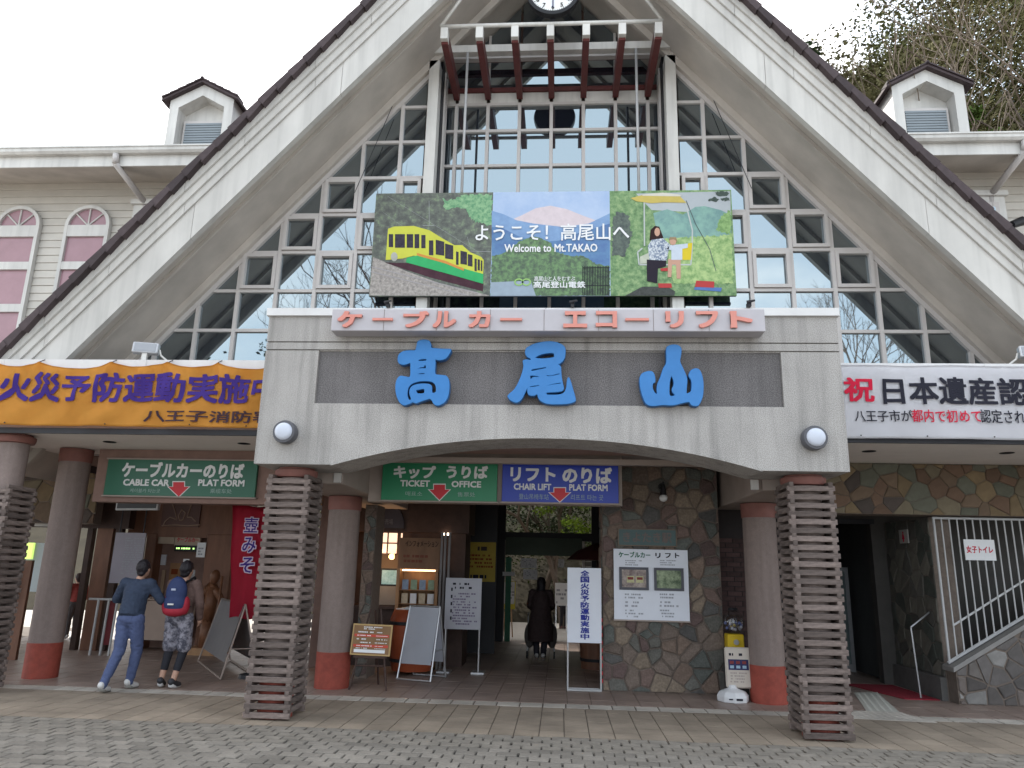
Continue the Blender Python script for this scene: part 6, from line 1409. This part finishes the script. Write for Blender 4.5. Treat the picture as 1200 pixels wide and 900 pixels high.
def tree(x, y, z, h, cr, label, leafm, seed, n=60, per=170, size=.16, trunkm=None, cat='tree', name='tree', group=None, zc=.62, rr=(.75, 1.25)):
    rd = random.Random(seed); g = thing(name, (x, y, z), label, cat, group); q = B(); tips = []
    branches(q, rd, (x, y, z), (rd.uniform(-.1, .1), rd.uniform(-.1, .1), 1), h*.38, h*.022, 4, tips, .7, .12, .012)
    q.out('trunk', trunkm or bark, g); cl = []
    for i in range(n):
        t = rd.choice(tips)[0] if rd.random() < .55 else Vector((x, y, z+h*zc))+Vector((max(-1, min(1, rd.gauss(0, .5)))*cr, max(-1, min(1, rd.gauss(0, .5)))*cr, max(-1.4, min(1.1, rd.gauss(0, .9)))*h*.17))
        cl.append((t, cr*.26*rd.uniform(*rr)))
    q = B(); leaf_cloud(q, rd, cl, per, size); q.out('crown', leafm, g); return g
def bare(x, y, z, h, label, seed, m, depth=6, lean=(0, 0), spread=.55, group=None, r=None, mr=.007):
    rd = random.Random(seed); g = thing('bare_tree', (x, y, z), label, 'tree', group); q = B(); tips = []
    branches(q, rd, (x, y, z), (lean[0], lean[1], 1), h*.30, r or h*.017, depth, tips, spread, .14, mr); q.out('trunk', m, g); return g
# hillside behind the station
q = B(); nx, ny = 46, 22; V = []
def hz(x, y):
    t = max(0, (y-24)/22); right = 1/(1+math.exp(-(x-7)/3.0)); return -.03+t*(9+12*right)+ (noise.noise(Vector((x*.12, y*.12, 0)))*1.4*min(1, t*3))
for i in range(nx+1):
    V.append([q.b.verts.new((-60+120*i/nx, 24+36*j/ny, hz(-60+120*i/nx, 24+36*j/ny)+.0)) for j in range(ny+1)])
for i in range(nx):
    for j in range(ny): q.b.faces.new((V[i][j], V[i+1][j], V[i+1][j+1], V[i][j+1]))
q.out('hillside', mat('hill_soil', (.03, .025, .015), .9, .4, .8, .5), None, smooth=True, kind='structure')
tree(12.6, 21.5, 0, 19.5, 4.6, 'large olive-brown evergreen rising behind the right wing', lf_b, 101, 200, 420, .17, zc=.76)
tree(16.8, 23.5, 0, 22.5, 5.2, 'tall olive evergreen at the right edge behind the right dormer', lf_a, 102, 200, 420, .18, zc=.74)
tree(9.6, 25.5, 1, 17.0, 2.3, 'narrower dark evergreen left of the others behind the right roof slope', lf_e, 103, 70, 420, .16, zc=.82)
tree(14.2, 18.2, 0, 15.6, 2.0, 'small bright green leafy tree just right of the dormer', lf_c, 104, 40, 300, .15, zc=.86)
bare(10.9, 19.0, 0, 19.0, 'bare pale-branched tree in front of the evergreens above the right wing', 105, bark, 5, (-.02, 0), .6, r=.17, mr=.011)
bare(8.4, 19.5, 0, 17.2, 'bare tree with fine twigs against the sky beside the gable verge', 106, palebark, 6, (-.04, 0), .5, r=.16, mr=.011)
bare(14.0, 19.4, 0, 18.5, 'bare leaning tree over the right dormer', 107, palebark, 5, (-.08, 0), .6, r=.15, mr=.011)
# trees beyond the courtyard, seen through the hall
tree(-.7, 25.5, 0, 6.5, 2.2, 'dark evergreen beyond the rear doorway, left of the bright bush', lf_e, 111, 44, 150, .13)
tree(.1, 22.0, .0, 5.2, 1.6, 'bright yellow-green bush beyond the rear doorway', lf_d, 112, 60, 200, .10, cat='bush', zc=.72)
tree(2.6, 27.0, 0, 8, 2.5, 'olive tree beyond the rear doorway, right of the bright bush', lf_b, 113, 44, 150, .14)
tree(-4.5, 27.5, 0, 8, 2.8, 'mid green tree beyond the courtyard at its left', lf_c, 114, 44, 150, .14)
q = B(); rd = random.Random(9); leaf_cloud(q, rd, [((rd.uniform(-9, 9), rd.uniform(25.5, 33), rd.uniform(.4, 5.5)), 1.3) for _ in range(190)], 260, .13); q.out('hill_undergrowth', mat('undergrowth', (.038, .052, .012), .8, .55, .5), None, kind='stuff')
# outdoor steps
g = thing('stone_steps', (1.6, 24, 0), 'outdoor stone steps rising to the right beyond the doorway', 'steps')
for i in range(12):
    q = B(); q.box(.3+i*.05, 3.4, 22.4+i*.32, 22.4+i*.32+.32, 0, .17*(i+1)); o = q.out('step', mat('step_stone', (.055, .052, .045), .85, .2, 6, .3), g)
    q = B(); q.box(.3+i*.05, 3.4, 22.392+i*.32, 22.45+i*.32, .17*(i+1)+.001, .17*(i+1)+.016); q.out('step_nosing', mat('nosing_pale', (.34, .33, .30), .8, .15, 9), g)
# neighbouring house seen through the transom, left
g = thing('neighbour_house', (-2.9, 24, 0), 'pale building with vertical siding seen through the transom glass', 'building')
q = B(); q.box(-6.5, -2.45, 22.5, 25.0, 0, 4.2); q.out('wall', mat('neighbour_wall', (.42, .40, .33), .7, .1, 3), g)
for k in range(9): q = B(); q.box(-4.3+k*.2, -4.27+k*.2, 22.47, 22.5, .5, 4.15); q.out('batten', mat('neighbour_batten', (.20, .19, .16), .7, .1, 3), g)
q = B(); q.prism([(-6.8, 4.2), (-2.1, 4.2), (-2.1, 4.32), (-6.8, 4.9)], 22.2, 25.3); q.out('roof', tile_m, g)
# trees and a building line on the square behind the viewer (seen in the glazing)
bare(-10.2, -6.2, 0, 19, 'bare spreading tree on the square mirrored in the left glazing', 121, barkdk, 7, (.06, 0), .75, r=.28)
bare(-6.6, -8.0, 0, 14.5, 'second bare tree on the square mirrored lower left in the glazing', 122, barkdk, 6, (.1, 0), .7, r=.2)
bare(11.6, -6.5, 0, 14.0, 'bare round-crowned tree on the square mirrored in the right glazing', 123, bark, 7, (0, 0), .5, r=.2)
tree(-13.2, -7, 0, 10.4, 4.2, 'dark evergreen on the square mirrored at the lower left of the glazing', lf_e, 124, 70, 130, .22)
tree(15.5, -9, 0, 9.0, 3.4, 'dark evergreen on the square to the right', lf_e, 125, 50, 110, .22)

bpy.context.view_layer.update()
